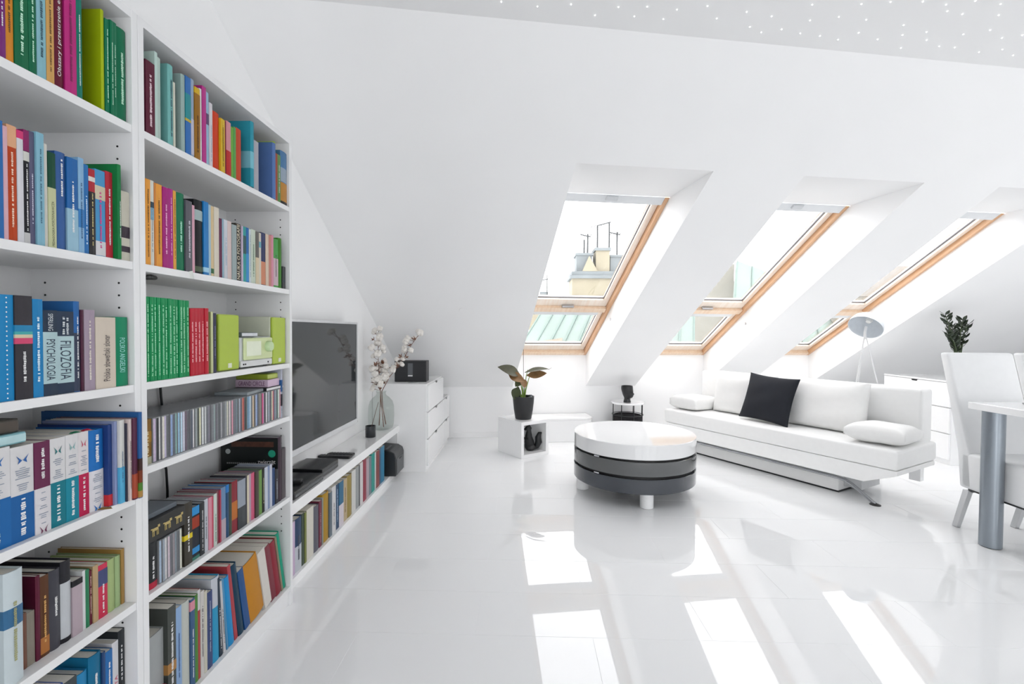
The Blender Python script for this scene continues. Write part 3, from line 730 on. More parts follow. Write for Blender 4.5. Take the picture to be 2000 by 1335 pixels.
def shelf_row(data, xs, z, D, where, group, lean=0.0, start=1, cat='book', pages=True, name='book'):
    for i, (y0, y1, h, col, opt) in enumerate(data):
        d = describe(opt, col, y1 - y0, h)
        if cat == 'DVD case': d = d.replace('paperback', 'DVD case').replace('hardback', 'book')
        book(name if not (cat == 'DVD case' and opt.get('hard')) else 'book', y0, y1, h, col, opt, xs, z, D, '%s, %s from left %s' % (d, ordinal(i + start), where), group, lean,
             cat if not (cat == 'DVD case' and opt.get('hard')) else 'book', pages, idx=len(bpy.data.objects))
XS = -1.022
shelf_row(B_L1, XS, 1.7252, .2, 'on near bookcase top shelf', 'books on the near top shelf')
shelf_row(B_L2, XS, 1.3742, .19, 'on near bookcase second shelf', 'books on the near second shelf')
shelf_row(B_L3, XS, 1.0552, .17, 'on near bookcase third shelf', 'books on the near third shelf')
shelf_row(B_L4, -1.03, .7622, .17, 'on near bookcase fourth shelf', 'books on the near fourth shelf')
shelf_row(B_L5, -1.045, .4822, .17, 'on near bookcase fifth shelf', 'books on the near fifth shelf')
shelf_row(B_L6, -1.045, .0852, .2, 'on near bookcase bottom shelf', 'books on the near bottom shelf')
shelf_row(B_R1, XS, 1.7272, .19, 'on far bookcase top shelf', 'books on the far top shelf')
shelf_row(B_R2, XS, 1.3742, .17, 'on far bookcase second shelf', 'books on the far second shelf')
shelf_row(B_R3, XS, 1.0572, .2, 'beside the lime speakers', 'books beside the lime speakers')
shelf_row(B_R5a, -1.03, .4772, .14, 'on far bookcase disc shelf', 'discs and books on the far fifth shelf')
shelf_row(B_R5b, -1.03, .4772, .135, 'in the DVD row', 'DVD cases on the far fifth shelf', cat='DVD case', pages=False, name='dvd_case')
shelf_row(B_R6a, -1.03, .0852, .22, 'on far bookcase bottom shelf', 'books on the far bottom shelf')
n6 = len(B_R6a)
for i, (y0, y1, h, col, opt) in enumerate(B_R6b):   # these lean towards the camera
    lean = R(3 + 9.5 * min(1, i / 7)); y1 -= (.004 if i < 8 else 0) if y1 - y0 > .012 else 0; h2 = h / math.cos(lean) * .98
    d = describe(opt, col, y1 - y0, h)
    book('book', y0, y1, h2, col, opt, -1.03, .0852, .2, 'leaning %s, %s from left on far bottom shelf' % (d, ordinal(n6 + i + 1)), 'books on the far bottom shelf', lean, idx=len(bpy.data.objects))

# compact discs: a full row of jewel cases
def cd_case(y, w, col, xs, z, label, group, h=.125, d=.142):
    o = put('cd_case', MB().box(-d, 0, -w / 2 + .0004, w / 2 - .0004, 0, h).mesh('cd_case', CDPLAST, bevel=.0006, seg=1), None, (xs + random.uniform(-.003, .002), y, z))
    MB().box(-.0008, .0004, -w / 2 + .0016, w / 2 - .0016, .003, h - .003).build('spine_insert', mat(col, .35, noise=.25, scale=120), o)
    return tag(o, label, 'CD case', group)
CDC = ['#c0b0c8', '#202428', '#d8d8d8', '#d8d4c8', '#b8b0c8', '#606468', '#88a0c8', '#5c6470', '#88b0a8', '#90b8d0', '#b8d0e0', '#c8c8d8', '#6c5c6c', '#585860', '#505864', '#d8d8d8', '#909898', '#444c40', '#d8d8b8', '#d8dcdc', '#c0c4c4', '#686c74', '#8c8894', '#787c80', '#90a0a0', '#686870', '#808488', '#585c60', '#a0a0a4', '#6c7074', '#909498', '#c8c8b8', '#d8d0d0', '#d090a0', '#707078', '#68707c', '#788890', '#98a4b0', '#585060', '#c06858', '#8c2c34', '#404a48', '#6890a8', '#88a8c8', '#c0d0d8', '#d0b898', '#5c5450', '#a0b0d0', '#8094c0', '#686460', '#d0c8b0', '#c02868', '#c088b0', '#282830', '#d8d4d8', '#8c98a0', '#a0a0b0', '#606870', '#d8d0b8', '#b04858', '#707888', '#98a0b0', '#305850', '#d0d8d0', '#d0a0a8']
yy = 1.2475
book('dvd_case', yy, yy + .028, .124, '#8a6428', dict(bands=[[.0, .02, '#b8b8a0'], [.06, .09, '#a87c30']], marks='#d8c8a0'), -1.03, .8292, .135, 'gold patterned boxed set at the near end of the compact disc row', 'compact discs on the far fourth shelf', cat='CD case', pages=False, idx=5)
yy += .0285
for i, c in enumerate(CDC):
    w = .0104 if i % 7 else .0118
    cd_case(yy + w / 2, w, c, -1.03, .8292, '%s CD case, %s from left in the long disc row' % (cname(c), ordinal(i + 1)), 'compact discs on the far fourth shelf'); yy += w
book('book', yy + .001, yy + .0135, .205, '#b8bccc', dict(bands=[[.05, .1, '#38303c'], [.11, .16, '#2c5c94']], marks='#303848'), -1.028, .8292, .14, 'tall blue and white booklet at the far end of the disc row', 'compact discs on the far fourth shelf', idx=9)
yy2 = B_R5a[0][1] + .0008
for i, c in enumerate(['#a0b4c8', '#8c98a4', '#c8c8c8', '#c8b8c0', '#686870', '#8c8488', '#7c8890', '#585c60', '#d0d0c0', '#606c68']):
    if yy2 + .0103 > B_R5b[0][0]: break
    cd_case(yy2 + .0051, .0102, c, -1.03, .4772, '%s CD case, %s from left beside the red-footed box' % (cname(c), ordinal(i + 1)), 'compact discs on the far fifth shelf'); yy2 += .0102

# things lying on the rows
def flat_box(name, loc, size, col, label, cat, rz=0, edge=None, text=None, tcol='w', rough=.35, group=None):
    L, B_, H_ = size    # x, y, z
    o = put(name, MB().box(-L / 2, L / 2, -B_ / 2, B_ / 2, 0, H_).mesh(name, mat(col, rough, noise=.1), bevel=.0015, seg=1), None, loc, (0, 0, rz))
    if edge: MB().box(-L / 2 - .0006, -L / 2 + .001, -B_ / 2 + .001, B_ / 2 - .001, H_ * .15, H_ * .85).build('edge_label', mat(edge, .4, noise=.2), o); 
    if edge: MB().box(L / 2 - .001, L / 2 + .0006, -B_ / 2 + .001, B_ / 2 - .001, H_ * .15, H_ * .85).build('edge_label', mat(edge, .4, noise=.2), o)
    if text:
        me0, w, hh = text_mesh(text, 0); me = me0.copy(); me.materials.clear(); me.materials.append(mat(tcol, .5)); s_ = L * .8 / w
        for v in me.vertices: v.co = (v.co.x * s_, -B_ / 2 - .0008, H_ / 2 + v.co.y * min(s_ * 1.6, H_ * .6 / hh))
        put('lettering', me, o)
    return tag(o, label, cat, group)
zt = .8292 + .1252
flat_box('portable_player', (-1.10, 1.80, zt), (.12, .15, .012), '#8c9498', 'flat silver disc player lying on the compact disc row', 'disc player', .1)
flat_box('dvd_case', (-1.10, 1.925, zt), (.135, .13, .013), '#141618', 'black case lying flat on discs under the Grand Circle box', 'DVD case', 0, '#d8d8d8')
flat_box('dvd_case', (-1.105, 1.935, zt + .0134), (.135, .11, .03), '#c8b0c4', 'lilac Grand Circle box lying flat above the compact discs', 'DVD case', 0, text='GRAND CIRCLE', tcol='#5c2050')
flat_box('dvd_case', (-1.11, 1.94, zt + .0438), (.13, .10, .022), '#8c9c30', 'lime green case on top of the lilac Grand Circle box', 'DVD case', 0, '#b0bc60')
o = flat_box('gift_box', (-1.10, 1.329, .4772 + .1302), (.14, .145, .06), '#1c1c1a', 'black box with gold dogs lying on small disc row', 'box')
g = MB(); xb = .0702
for k in range(3):
    cy = -.045 + k * .045
    def fz(a, b_, c, e): g.box(xb, xb + .0008, cy + a, cy + b_, c, e)
    fz(-.012, .010, .030, .038)
    for q in (-.011, -.006, .004, .009): fz(q, q + .002, .016, .031)
    fz(.008, .016, .036, .043); fz(-.017, -.011, .036, .039)
g.build('dog_frieze', mat('#b8a468', .4), o)
flat_box('dvd_case', (-1.115, 1.335, .4772 + .1302 + .0602), (.135, .11, .014), '#606870', 'grey case lying flat on the black box with gold dogs', 'DVD case')
flat_box('book', (-1.12, .905, .7622 + .2012), (.16, .1, .022), '#7cacb4', 'pale teal paperback lying flat on the white and blue volumes', 'book', 0, '#b0d0d4')
flat_box('book', (-1.125, .9, .7622 + .2236), (.15, .1, .028), '#38342e', 'dark brown book lying flat on top of the pale teal paperback', 'book', 0, '#484038')
# bookmark ribbons of two reference volumes
for i, c, nm in ((4, '#1c7050', 'green'), (5, '#b02040', 'red')):
    y0, y1, h, *_ = B_L4[i]; m = MB()
    for k in range(5):
        a = -.9 + k * .45; m.add([(0, 0, 0), (.012, math.sin(a) * .008, .006), (.020, math.sin(a) * .012, -.004 + math.cos(a) * .010)], [(0, 1, 2)])
    o = m.build('bookmark_ribbon', mat(c, .6)); o.location = (-1.040, (y0 + y1) / 2, .7622 + h + .0005)
    tag(o, 'frayed %s ribbon hanging out of a white reference volume' % nm, 'ribbon')
o = MB().add([(0, 0, 0), (.022, .004, .001), (.03, .012, .0), (.02, .018, .002), (.004, .010, .003)], [(0, 1, 2, 3, 4)]).build('bookmark_ribbon', mat('#8c6c30', .6)); o.location = (-1.032, 1.105, .7626)
tag(o, 'curled gold ribbon end lying on the near fourth shelf', 'ribbon')

# small hi-fi on the far third shelf
LIME = mat('#a6bc3c', .45, noise=.04, scale=300, bump=.04, bscale=600)
def lime_speaker(y0, y1, label, x=-1.03):
    o = empty('hifi_speaker', (x, (y0 + y1) / 2, 1.0572)); w = y1 - y0
    MB().box(-.15, -.012, -w / 2, w / 2, 0, .197).build('cabinet', mat('#c8ccb8', .4), o, bevel=.003)
    gr = MB().box(-.012, 0, -w / 2 + .001, w / 2 - .001, .002, .195).build('grille', LIME, o, bevel=.004)
    MB().box(0, .0015, -.010, .010, .010, .026).build('badge', mat('#d8dcc8', .3), gr)
    tag(o, label, 'speaker', 'lime green hi-fi speakers')
lime_speaker(1.5645, 1.678, 'lime green hi-fi speaker beside the navy book')
lime_speaker(1.905, 2.008, 'lime green hi-fi speaker at the far side panel of the bookcase')
o = empty('mini_hifi', (-1.03, 1.79, 1.0572))
MB().box(-.17, -.004, -.105, .105, .006, .116).build('body', mat('#c4c8c8', .35), o, bevel=.004)
fc = MB().box(-.004, .004, -.088, .105, .03, .113).build('front_panel', mat('#c8d4a0', .3), o, bevel=.004)
MB().box(.004, .005, -.075, .02, .045, .1).build('display', mat('#dce4cc', .2), fc)
MB().lathe([(.021, 0), (.021, .012), (.018, .016)], 24).build('volume_knob', mat('#b8d0a0', .25), o, smooth=True); o.children[-1].rotation_euler = (0, R(90), 0); o.children[-1].location = (.004, .068, .078)
MB().box(-.004, .001, -.105, .105, .006, .028).build('disc_slot', mat('#d0d2d2', .35), o)
for yq in (-.09, -.078, .075):
    k = MB().lathe([(.003, 0), (.003, .002)], 10).build('button', BLACK, o); k.rotation_euler = (0, R(90), 0); k.location = (.001, yq, .016)
for a in (-.15, -.02):
    for b in (-.09, .09): MB().lathe([(.008, 0), (.008, .006)], 10, a, b).build('foot', BLACK, o)
tag(o, 'small silver and lime hi-fi unit between two lime speakers', 'stereo')
flat_box('disc_player', (-1.09, 1.735, 1.0572 + .117), (.13, .10, .016), '#5c6468', 'slim silver player on top of the small hi-fi unit', 'disc player', 0, '#c8ccd0')
# stand-alone bits in the far bookcase
o = MB().box(-.12, 0, -.012, .012, 0, .096).build('game_console', mat('#1c2024', .3), bevel=.002); o.location = (-1.03, 1.9965, 1.3742)
MB().lathe([(.003, 0), (.003, .001)], 10).build('indicator_light', mat('#204c60', .3), o); o.children[-1].rotation_euler = (0, R(90), 0); o.children[-1].location = (0, 0, .035)
tag(o, 'small upright black box at far end of second shelf', 'device')
o = MB().tube([(0, 0, .0), (.02, .02, -.012), (.05, .03, -.008), (.03, .055, -.014), (.0, .04, -.010), (.03, .01, -.018), (.08, .05, -.006), (.06, .09, -.004), (.01, .1, -.002)], .006, 8).build('cable_bundle', BLACK, smooth=True)
o.location = (-1.13, 1.252, 1.352); tag(o, 'bundled black cable tucked under the shelf above the green volumes', 'cable')
for pts, lab in (([(0, 0, 1.036), (.004, .004, 1.0), (.003, .008, .96), (.006, .012, .9)], 'black cable hanging behind the compact disc row'), ([(0, -.01, .806), (.004, .01, .76), (.006, .025, .70), (.006, .03, .62), (.004, .03, .5)], 'black cable hanging behind the DVD cases')):
    o = MB().tube([(XL + .016 + a, 1.62 + b, c) for a, b, c in pts], .004, 8).build('power_cable', BLACK, smooth=True); tag(o, lab, 'cable')
o = MB().add([(0, 0, 0), (.012, 0, .002), (.014, .004, -.022), (.002, .003, -.02)], [(0, 1, 2, 3)]).build('paper_tag', mat('#e0e4e0', .6)); o.location = (-1.0125, 1.40, 1.374)
tag(o, 'scrap of white paper over the edge of the second shelf', 'paper')
o = MB().box(-.012, 0, -.02, .045, 0, .10).build('magazine_box', mat('#a8343c', .4), bevel=.001); o.location = (-1.021, 1.263, .0852)
tag(o, 'small red and blue box leaning on the grey box file', 'box')
MB().box(-.0125, .0005, -.0205, .0455, .06, .09).build('blue_band', mat('#2c5c98', .4), o)
# ---------------------------------------------------------------- television wall
o = empty('media_console', (XL + .003, 2.036, 0)); L = 3.98 - 2.036; D = -1.066 - XL - .003
MB().box(0, D, 0, L, .345, .40).build('top_board', GLOSSW, o, bevel=.0015)
MB().box(0, D - .004, 0, L, 0, .042).build('bottom_board', GLOSSW, o, bevel=.001)
MB().box(0, .012, 0, L, .042, .345).build('back_board', WHITE, o)
MB().box(0, D - .01, L - .018, L, .042, .345).build('end_panel', WHITE, o)
tag(o, 'long low white console holding books below the television', 'console')
shelf_row(B_C, -1.085, .0422, .17, 'in the row under the television', 'books in the console')
def tv():
    y0, y1, z0, z1 = 2.09, 3.365, .54, 1.258; o = empty('television', (XL + .0, (y0 + y1) / 2, z0)); w = y1 - y0; h = z1 - z0
    MB().box(.045, .085, -w / 2 + .005, w / 2 - .005, .005, h - .005).build('casing', mat((.5, .51, .52), .4), o, bevel=.004)
    b = MB()
    for a in (0, 1):
        b.box(.083, .098, -w / 2 + a * (w - .014), -w / 2 + .014 + a * (w - .014), 0, h)
    b.box(.083, .098, -w / 2 + .014, w / 2 - .014, 0, .032); b.box(.083, .098, -w / 2 + .014, w / 2 - .014, h - .014, h)
    b.build('bezel', mat((.70, .71, .72), .3, metal=.3), o, bevel=.002)
    MB().box(.0855, .092, -w / 2 + .014, w / 2 - .014, .032, h - .014).build('screen', mat((.030, .034, .036), .05, noise=.02, spec=.5), o)
    MB().box(.002, .046, -.2, .2, .15, .5).build('wall_mount', mat((.1, .1, .1), .5), o)
    tag(o, 'large flat television with silver bezel on the left wall', 'television')
tv()
o = MB().box(.001, .03, 0, 1.5, 0, .012).build('shadow_gap_strip', mat((.06, .065, .07), .4), bevel=.002); o.location = (XL, 2.06, .505); tag(o, 'thin dark strip painted as the shadow gap under the television', 'shadow strip')  # dark bar standing in for the shade line below the screen
# boxes and remote controls on the console
def device(name, loc, size, label, cat, rz=0, col=(.015, .016, .018), extra=None):
    a, b, c = size; o = empty(name, loc, rz)
    MB().box(-a / 2, a / 2, -b / 2, b / 2, .003, c).build('body', mat(col, .22, noise=.1), o, bevel=.004)
    MB().box(a / 2 - .0005, a / 2 + .001, -b / 2 + .01, b / 2 - .01, c * .3, c * .6).build('front_strip', mat((.05, .055, .06), .15), o)
    for i in (-1, 1):
        for j in (-1, 1): MB().lathe([(.008, 0), (.008, .0035)], 8, i * a * .4, j * b * .4).build('foot', BLACK, o)
    return tag(o, label, cat)
device('settop_box', (-1.18, 2.33, .4002), (.21, .32, .04), 'glossy black box at the near end of the console', 'device')
device('settop_box', (-1.185, 2.62, .4002), (.19, .22, .05), 'square black box on the console under the television', 'device')
def remote(loc, rz, label, l=.2, w=.045):
    o = empty('remote_control', loc, rz)
    MB().box(-l / 2, l / 2, -w / 2, w / 2, 0, .016).build('body', mat((.014, .015, .017), .35), o, bevel=.006)
    bm_ = MB().box(-.004, .004, -.003, .003, 0, .002).mesh('button', mat((.10, .11, .12), .5))
    for i in range(7):
        for j in (-1, 0, 1): put('button', bm_, o, (-l * .36 + i * l * .11, j * .012, .0155))
    tag(o, label, 'remote control', 'remote controls on the console')
remote((-1.19, 2.93, .4002), R(-4), 'long black remote control lying across the console', .21)
remote((-1.175, 2.985, .4002), R(-2), 'shorter black remote control lying further from the boxes', .17)
remote((-1.19, 2.30, .4406), R(12), 'black remote control on top of the glossy black box', .17)
# printer at the console's end
o = empty('printer', (-1.02, 3.835, .0422)); P = mat((.018, .02, .022), .35)
prof = [(-.22, .0), (.0, .0), (.0, .15), (-.012, .185), (-.05, .205), (-.22, .215)]
MB().prism([(x, -.125, z) for x, z in prof], [(x, .125, z) for x, z in prof]).build('body', P, o, bevel=.006)
MB().box(-.001, .004, -.105, .105, .012, .135).build('paper_tray', mat((.06, .065, .07), .35), o, bevel=.003)
MB().box(.003, .006, -.03, .03, .118, .128).build('tray_grip', DARKGAP, o)
for k in range(4): q = MB().box(-.01, .01, -.014, .014, 0, .003).build('button', mat((.12, .13, .14), .3), o); q.location = (-.085, -.08 + k * .035, .2075)
tag(o, 'black printer standing on the lower board at the console end', 'printer')
# black cup and reed
o = MB().lathe([(.0, .001), (.036, .0), (.038, .004), (.038, .085), (.034, .085), (.033, .01), (0, .009)], 28).build('cup', mat((.02, .024, .028), .25), smooth=True); o.location = (-1.16, 3.52, .4002); tag(o, 'small black cup beside the glass vase', 'cup')
o = MB().tube([(-1.165, 3.51, .415), (-1.15, 3.535, .5), (-1.118, 3.575, .655)], .0022, 6).build('reed', mat('#6c5448', .6)); tag(o, 'thin brown reed standing in the black cup', 'stick')
# glass vase
VG = glass_mat((.86, .885, .87), 0.0, 1.45, .9)
o = MB().lathe([(.002, .004), (.07, .003), (.090, .015), (.100, .05), (.103, .12), (.100, .19), (.088, .232), (.062, .262), (.042, .276), (.036, .290), (.036, .302), (.042, .312)], 40, cap=(True, False)).build('glass_vase', VG, smooth=True)
o.location = (-1.165, 3.80, .4002); tag(o, 'rounded pale green glass vase holding cotton branches', 'vase')
BARK = mat('#7a5444', .7, noise=.25, scale=120); HUSK = mat('#7c5038', .75, noise=.3, scale=90); COT = mat('#e8e4de', .95, noise=.05, scale=80, bump=.5, bscale=90)
def boll_mesh():
    m = MB(); rnd = random.Random(4)
    for k in range(4):
        a = k * math.pi / 2 + .4; m.ball((math.cos(a) * .009, math.sin(a) * .009, .010), .0125, 8, 6, (1, 1, 1.1))
    return m.mesh('cotton_boll', COT, smooth=True, angle=80)
def husk_mesh():
    m = MB()
    for k in range(5):
        a = k * 2 * math.pi / 5; ca, sa = math.cos(a), math.sin(a)
        p = [(0, 0, -.004), (ca * .012 - sa * .006, sa * .012 + ca * .006, .003), (ca * .026, sa * .026, .014), (ca * .012 + sa * .006, sa * .012 - ca * .006, .003)]
        m.add(p + [(x * .9, y * .9, z - .0015) for x, y, z in p], [(0, 1, 2, 3), (7, 6, 5, 4), (0, 4, 5, 1), (1, 5, 6, 2), (2, 6, 7, 3), (3, 7, 4, 0)])
    return m.mesh('husk', HUSK)
BOLL, HUS = boll_mesh(), husk_mesh()
def branch(pts, twigs, label, seed, empties=.35):
    rnd = random.Random(seed); o = empty('cotton_branch', pts[0]); base = Vector(pts[0])
    P_ = [Vector(p) - base for p in pts]
    MB().tube(P_, [.0042 - .0026 * i / (len(P_) - 1) for i in range(len(P_))], 6).build('stem', BARK, o, smooth=True)
    for (f, dx, dy, dz, full) in twigs:
        i = f * (len(P_) - 1); k = min(int(i), len(P_) - 2); p = P_[k].lerp(P_[k + 1], i - k); q = p + Vector((dx, dy, dz))
        MB().tube([p, (p + q) / 2 + Vector((0, 0, -.004)), q], .0016, 5).build('twig', BARK, o)
        dirv = Vector((dx, dy, dz + .01)).normalized(); rot = dirv.to_track_quat('Z', 'Y').to_euler()
        put('husk', HUS, o, q, rot)
        if full: b = put('cotton_boll', BOLL, o, q + dirv * .004, rot); b.scale = (full,) * 3
    tag(o, label, 'branch', 'cotton branches in the vase')
vx, vy = -1.165, 3.80
def tw(seed, n, f0, f1, sp=.035):
    r_ = random.Random(seed); return [(f0 + (f1 - f0) * i / (n - 1), r_.uniform(-1, 1) * sp, r_.uniform(-1, .6) * sp, r_.uniform(.0, .8) * sp, (r_.uniform(1.0, 1.55) if r_.random() > .3 else 0)) for i in range(n)]
branch([(vx + .02, vy, .42), (vx + .005, vy - .005, .58), (vx - .004, vy - .01, .71), (vx - .012, vy - .015, .85), (vx - .02, vy - .02, 1.02), (vx - .02, vy - .01, 1.20)], tw(3, 30, .46, .99, .04), 'tall upright cotton branch in the glass vase', 3)
branch([(vx + .035, vy + .01, .44), (vx + .012, vy, .58), (vx + .006, vy - .005, .71), (vx + .07, vy, .83), (vx + .17, vy + .01, .96), (vx + .25, vy + .02, 1.10), (vx + .325, vy + .03, 1.205)], tw(8, 26, .42, .95, .036), 'long cotton branch leaning right over the vase', 8)
branch([(vx - .02, vy + .01, .43), (vx - .005, vy - .01, .58), (vx - .002, vy - .012, .71), (vx - .035, vy - .02, .80), (vx - .03, vy - .02, .92)], tw(12, 16, .5, .98, .04), 'short cotton branch low in the middle of the vase', 12)

# ---------------------------------------------------------------- stepped chest by the wall
def drawer_front(parent, y0, y1, z0, z1, x, notch=True, sgn=1):
    d = MB().box(min(x, x + sgn * .018), max(x, x + sgn * .018), y0 + .0015, y1 - .0015, z0 + .0015, z1 - .0015).build('drawer', GLOSSW, parent, bevel=.001)
    if notch:
        yc = (y0 + y1) / 2; pts = [(yc + .038, z1 - .0015), (yc + .03, z1 - .016), (yc - .03, z1 - .016), (yc - .038, z1 - .0015)]
        xo = x + sgn * .0185
        MB().prism([(xo, a, b) for a, b in pts], [(xo - sgn * .012, a, b) for a, b in pts]).build('finger_notch', DARKGAP, d)
    return d
o = empty('stepped_chest', (XL + .003, 3.984, 0)); x1 = -.838 - XL - .003; YT, YE = .75, 1.13
pr = [(0, 0), (YE, 0), (YE, .515), (YT, .515), (YT, .75), (0, .75)]
pr = [(0, .0), (YE - .0, .0), (YE, .515), (YT, .515), (YT, .75), (0, .75)]
MB().prism([(0, a, b) for a, b in pr], [(x1, a, b) for a, b in pr]).build('carcass', WHITE, o, bevel=.001)
for z0, z1 in ((.515, .74), (.285, .507), (.05, .277)): drawer_front(o, .006, YT - .002, z0, z1, x1)
for z0, z1 in ((.285, .507), (.05, .277)): drawer_front(o, YT + .002, YE - .004, z0, z1, x1)
tag(o, 'white stepped chest of drawers in the far left corner', 'chest')
# speaker on top of it
o = empty('network_speaker', (-1.015, 4.22, .7502), R(2))
MB().box(-.14, .14, -.07, .07, .0, .185).build('cabinet', mat((.016, .017, .019), .5, noise=.1), o, bevel=.004)
g = MB().box(-.135, .135, -.074, -.069, .006, .18).build('grille', mat((.02, .022, .025), .65, bump=.3, bscale=900), o, bevel=.002)
pn = MB().box(-.022, .022, -.0755, -.0735, .045, .165).build('control_panel', mat((.12, .13, .14), .25), o)
MB().box(-.02, .02, -.0765, -.0755, .05, .06).build('badge', mat('w', .4), pn)
tag(o, 'black box speaker with grey panel on the stepped chest', 'speaker')
o = MB().lathe([(.0, 0), (.045, 0), (.045, .004), (0, .004)], 20).build('coaster', mat((.5, .51, .52), .3)); o.location = (-.97, 4.08, .7502); tag(o, 'flat silver disc in front of the black box speaker', 'coaster')

# ---------------------------------------------------------------- pot plant on its cube
cube_rot = math.atan2(.613, .79)
o = empty('cube_stool', (-.03, 4.44, 0), cube_rot)   # local x along the open face, y to the back
S, Dp, Hh, t = .335, .385, .345, .032
m = MB(); m.box(0, S, 0, Dp, 0, t); m.box(0, S, 0, Dp, Hh - t, Hh); m.box(0, t, 0, Dp, t, Hh - t); m.box(S - t, S, 0, Dp, t, Hh - t)
m.build('shell', GLOSSW, o, bevel=.0012, seg=1)
MB().box(t, S - t, Dp - .02, Dp - .004, t, Hh - t).build('back_board', GLOSSW, o)
tag(o, 'small white open cube stand holding the black plant pot', 'stand')
bs = empty('low_bench', (0, 0, 0)); 
def bp(s, t_, z): return W(s, t_, z)
pl = [(.86, 5.02), (1.50, 5.02)] + [(1.50 + .1 * math.sin(R(a)), 5.12 - .1 * math.cos(R(a))) for a in (20, 45, 70, 90)] + [(1.60, 5.34), (.86, 5.34)]
MB().prism([bp(a, b, .0) for a, b in pl], [bp(a, b, .235) for a, b in pl]).build('body', GLOSSW, bs, bevel=.004)
MB().prism([bp(a, b, .2352) for a, b in pl], [bp(a, b, .258) for a, b in pl]).build('top', GLOSSW, bs, bevel=.004)
tag(bs, 'low white bench with rounded end against the knee wall', 'bench')
FIG = mat((.012, .013, .015), .5, noise=.1)
def figurine():
    m = MB()
    m.tube([(-.01, 0, .0), (-.012, 0, .03), (-.02, 0, .09), (-.026, 0, .14), (-.024, 0, .175), (-.022, 0, .205)], [.034, .05, .046, .034, .026, .022], 12)
    m.ball((-.028, 0, .215), .030, 12, 8, (1.1, .9, .95)); m.ball((-.058, 0, .208), .015, 8, 6)
    for s in (-1, 1):
        m.tube([(-.02, s * .014, .235), (-.016, s * .016, .262)], [.009, .002], 6)
        m.tube([(-.03, s * .03, .12), (-.06, s * .022, .11), (-.075, s * .012, .125)], [.013, .011, .008], 6)
        m.ball((.0, s * .035, .035), .036, 10, 7, (1.1, .7, .9))
    m.tube([(.02, 0, .015), (.055, 0, .035), (.075, 0, .08), (.07, 0, .125), (.085, 0, .165), (.105, 0, .172)], [.018, .028, .034, .030, .020, .006], 10)
    return m.mesh('squirrel_figurine', FIG, smooth=True, angle=80)
o = put('squirrel_figurine', figurine(), None, (.065, 4.665, .0325), (0, 0, R(8))); tag(o, 'black squirrel figurine inside the white cube stand', 'figurine')
o = empty('flower_pot', (-.014, 4.655, .3452)); POT = mat((.022, .023, .025), .55)
MB().lathe([(0, 0), (.074, 0), (.08, .006), (.094, .09), (.103, .17), (.106, .222), (.098, .222), (.095, .17), (0, .16)], 32).build('pot', POT, o, smooth=True)
MB().lathe([(.0, .19), (.05, .192), (.0965, .186)], 20, cap=(False, False)).build('soil', mat('#2c2018', .95, noise=.4, scale=200, bump=.6), o)
tag(o, 'black plastic flower pot on the white cube stand', 'pot')
def leaf(m, base, tip, width, droop, normal, fold=.25, seg=9, wide=.42):
    base, tip = Vector(base), Vector(tip); ax = tip - base; n = Vector(normal).normalized(); side = ax.cross(n).normalized(); n = side.cross(ax).normalized(); vs = []
    for i in range(seg + 1):
        f = i / seg; w = width * (math.sin(math.pi * min(1, f / wide * .5 + .0)) if f < wide else math.cos(math.pi / 2 * (f - wide) / (1 - wide)) ** .8)
        w = max(w, .0008 if i else width * .12); c = base + ax * f + n * (droop * (f - f * f) * 4 * .25)
        for k in (-1, -.5, 0, .5, 1): vs.append(c + side * w * k + n * (abs(k) * w * fold))
    fs = [(i * 5 + k, i * 5 + k + 1, i * 5 + k + 6, i * 5 + k + 5) for i in range(seg) for k in range(4)]
    N = len(vs); vs += [v - n * .0008 for v in vs]; fs += [tuple(j + N for j in f[::-1]) for f in fs]
    m.add(vs, fs)
LEAFO = mat('#4c4c38', .55, noise=.45, scale=18); LEAFB = mat('#8a6844', .45, noise=.4, scale=20); STALK = mat('#7c9c3c', .5, noise=.2); LEAFG = mat('#40482c', .45, noise=.3, scale=25)
o = empty('potted_alocasia', (-.014, 4.655, .525)); z0 = .02
stalks = [((-.15, -.05, .27), 'l'), ((-.05, -.03, .24), 'm'), ((.085, -.03, .29), 'r'), ((.04, .03, .30), 'r2'), ((-.065, -.04, .10), 's'), ((-.02, 0, .19), 'n')]
for q, k in stalks:
    MB().tube([(.0 + q[0] * .05, q[1] * .1, -.02), (q[0] * .25, q[1] * .3, q[2] * .35), (q[0] * .6, q[1] * .7, q[2] * .75), q], [.008, .006, .004, .003], 7).build('stalk', STALK, o, smooth=True)
for b, t_, w, dr, nrm, mt in [((-.03, -.05, .245), (-.25, -.12, .335), .062, .05, (.15, -.75, .7), LEAFO), ((-.15, -.07, .275), (.01, -.11, .195), .050, -.02, (.1, -.9, .5), LEAFB), ((.01, -.03, .275), (.245, -.07, .315), .046, .04, (-.1, -.4, 1), LEAFO), ((.03, -.05, .25), (.225, -.06, .275), .045, -.03, (0, -.9, .6), LEAFB),
                              ((-.05, -.035, .135), (-.09, -.07, .015), .050, .01, (-.3, -1, .3), LEAFG), ((-.025, -.02, .20), (-.08, -.05, .14), .034, .0, (-.2, -1, .3), LEAFG), ((-.01, -.02, .215), (.015, -.06, .13), .034, .0, (.2, -1, .3), LEAFB)]:
    m = MB(); leaf(m, b, t_, w, dr, nrm); m.build('leaf', mt, o, smooth=True, angle=80)
MB().tube([(.0, 0, -.02), (-.002, 0, .3), (-.004, -.0, .50)], .0022, 6).build('support_stake', mat('#5c5048', .6), o)
MB().tube([(.24, -.07, .31), (.27, -.075, .33)], [.002, .0008], 5).build('leaf_tip', LEAFO, o)
tag(o, 'bronze-leaved alocasia growing in the black pot', 'plant')
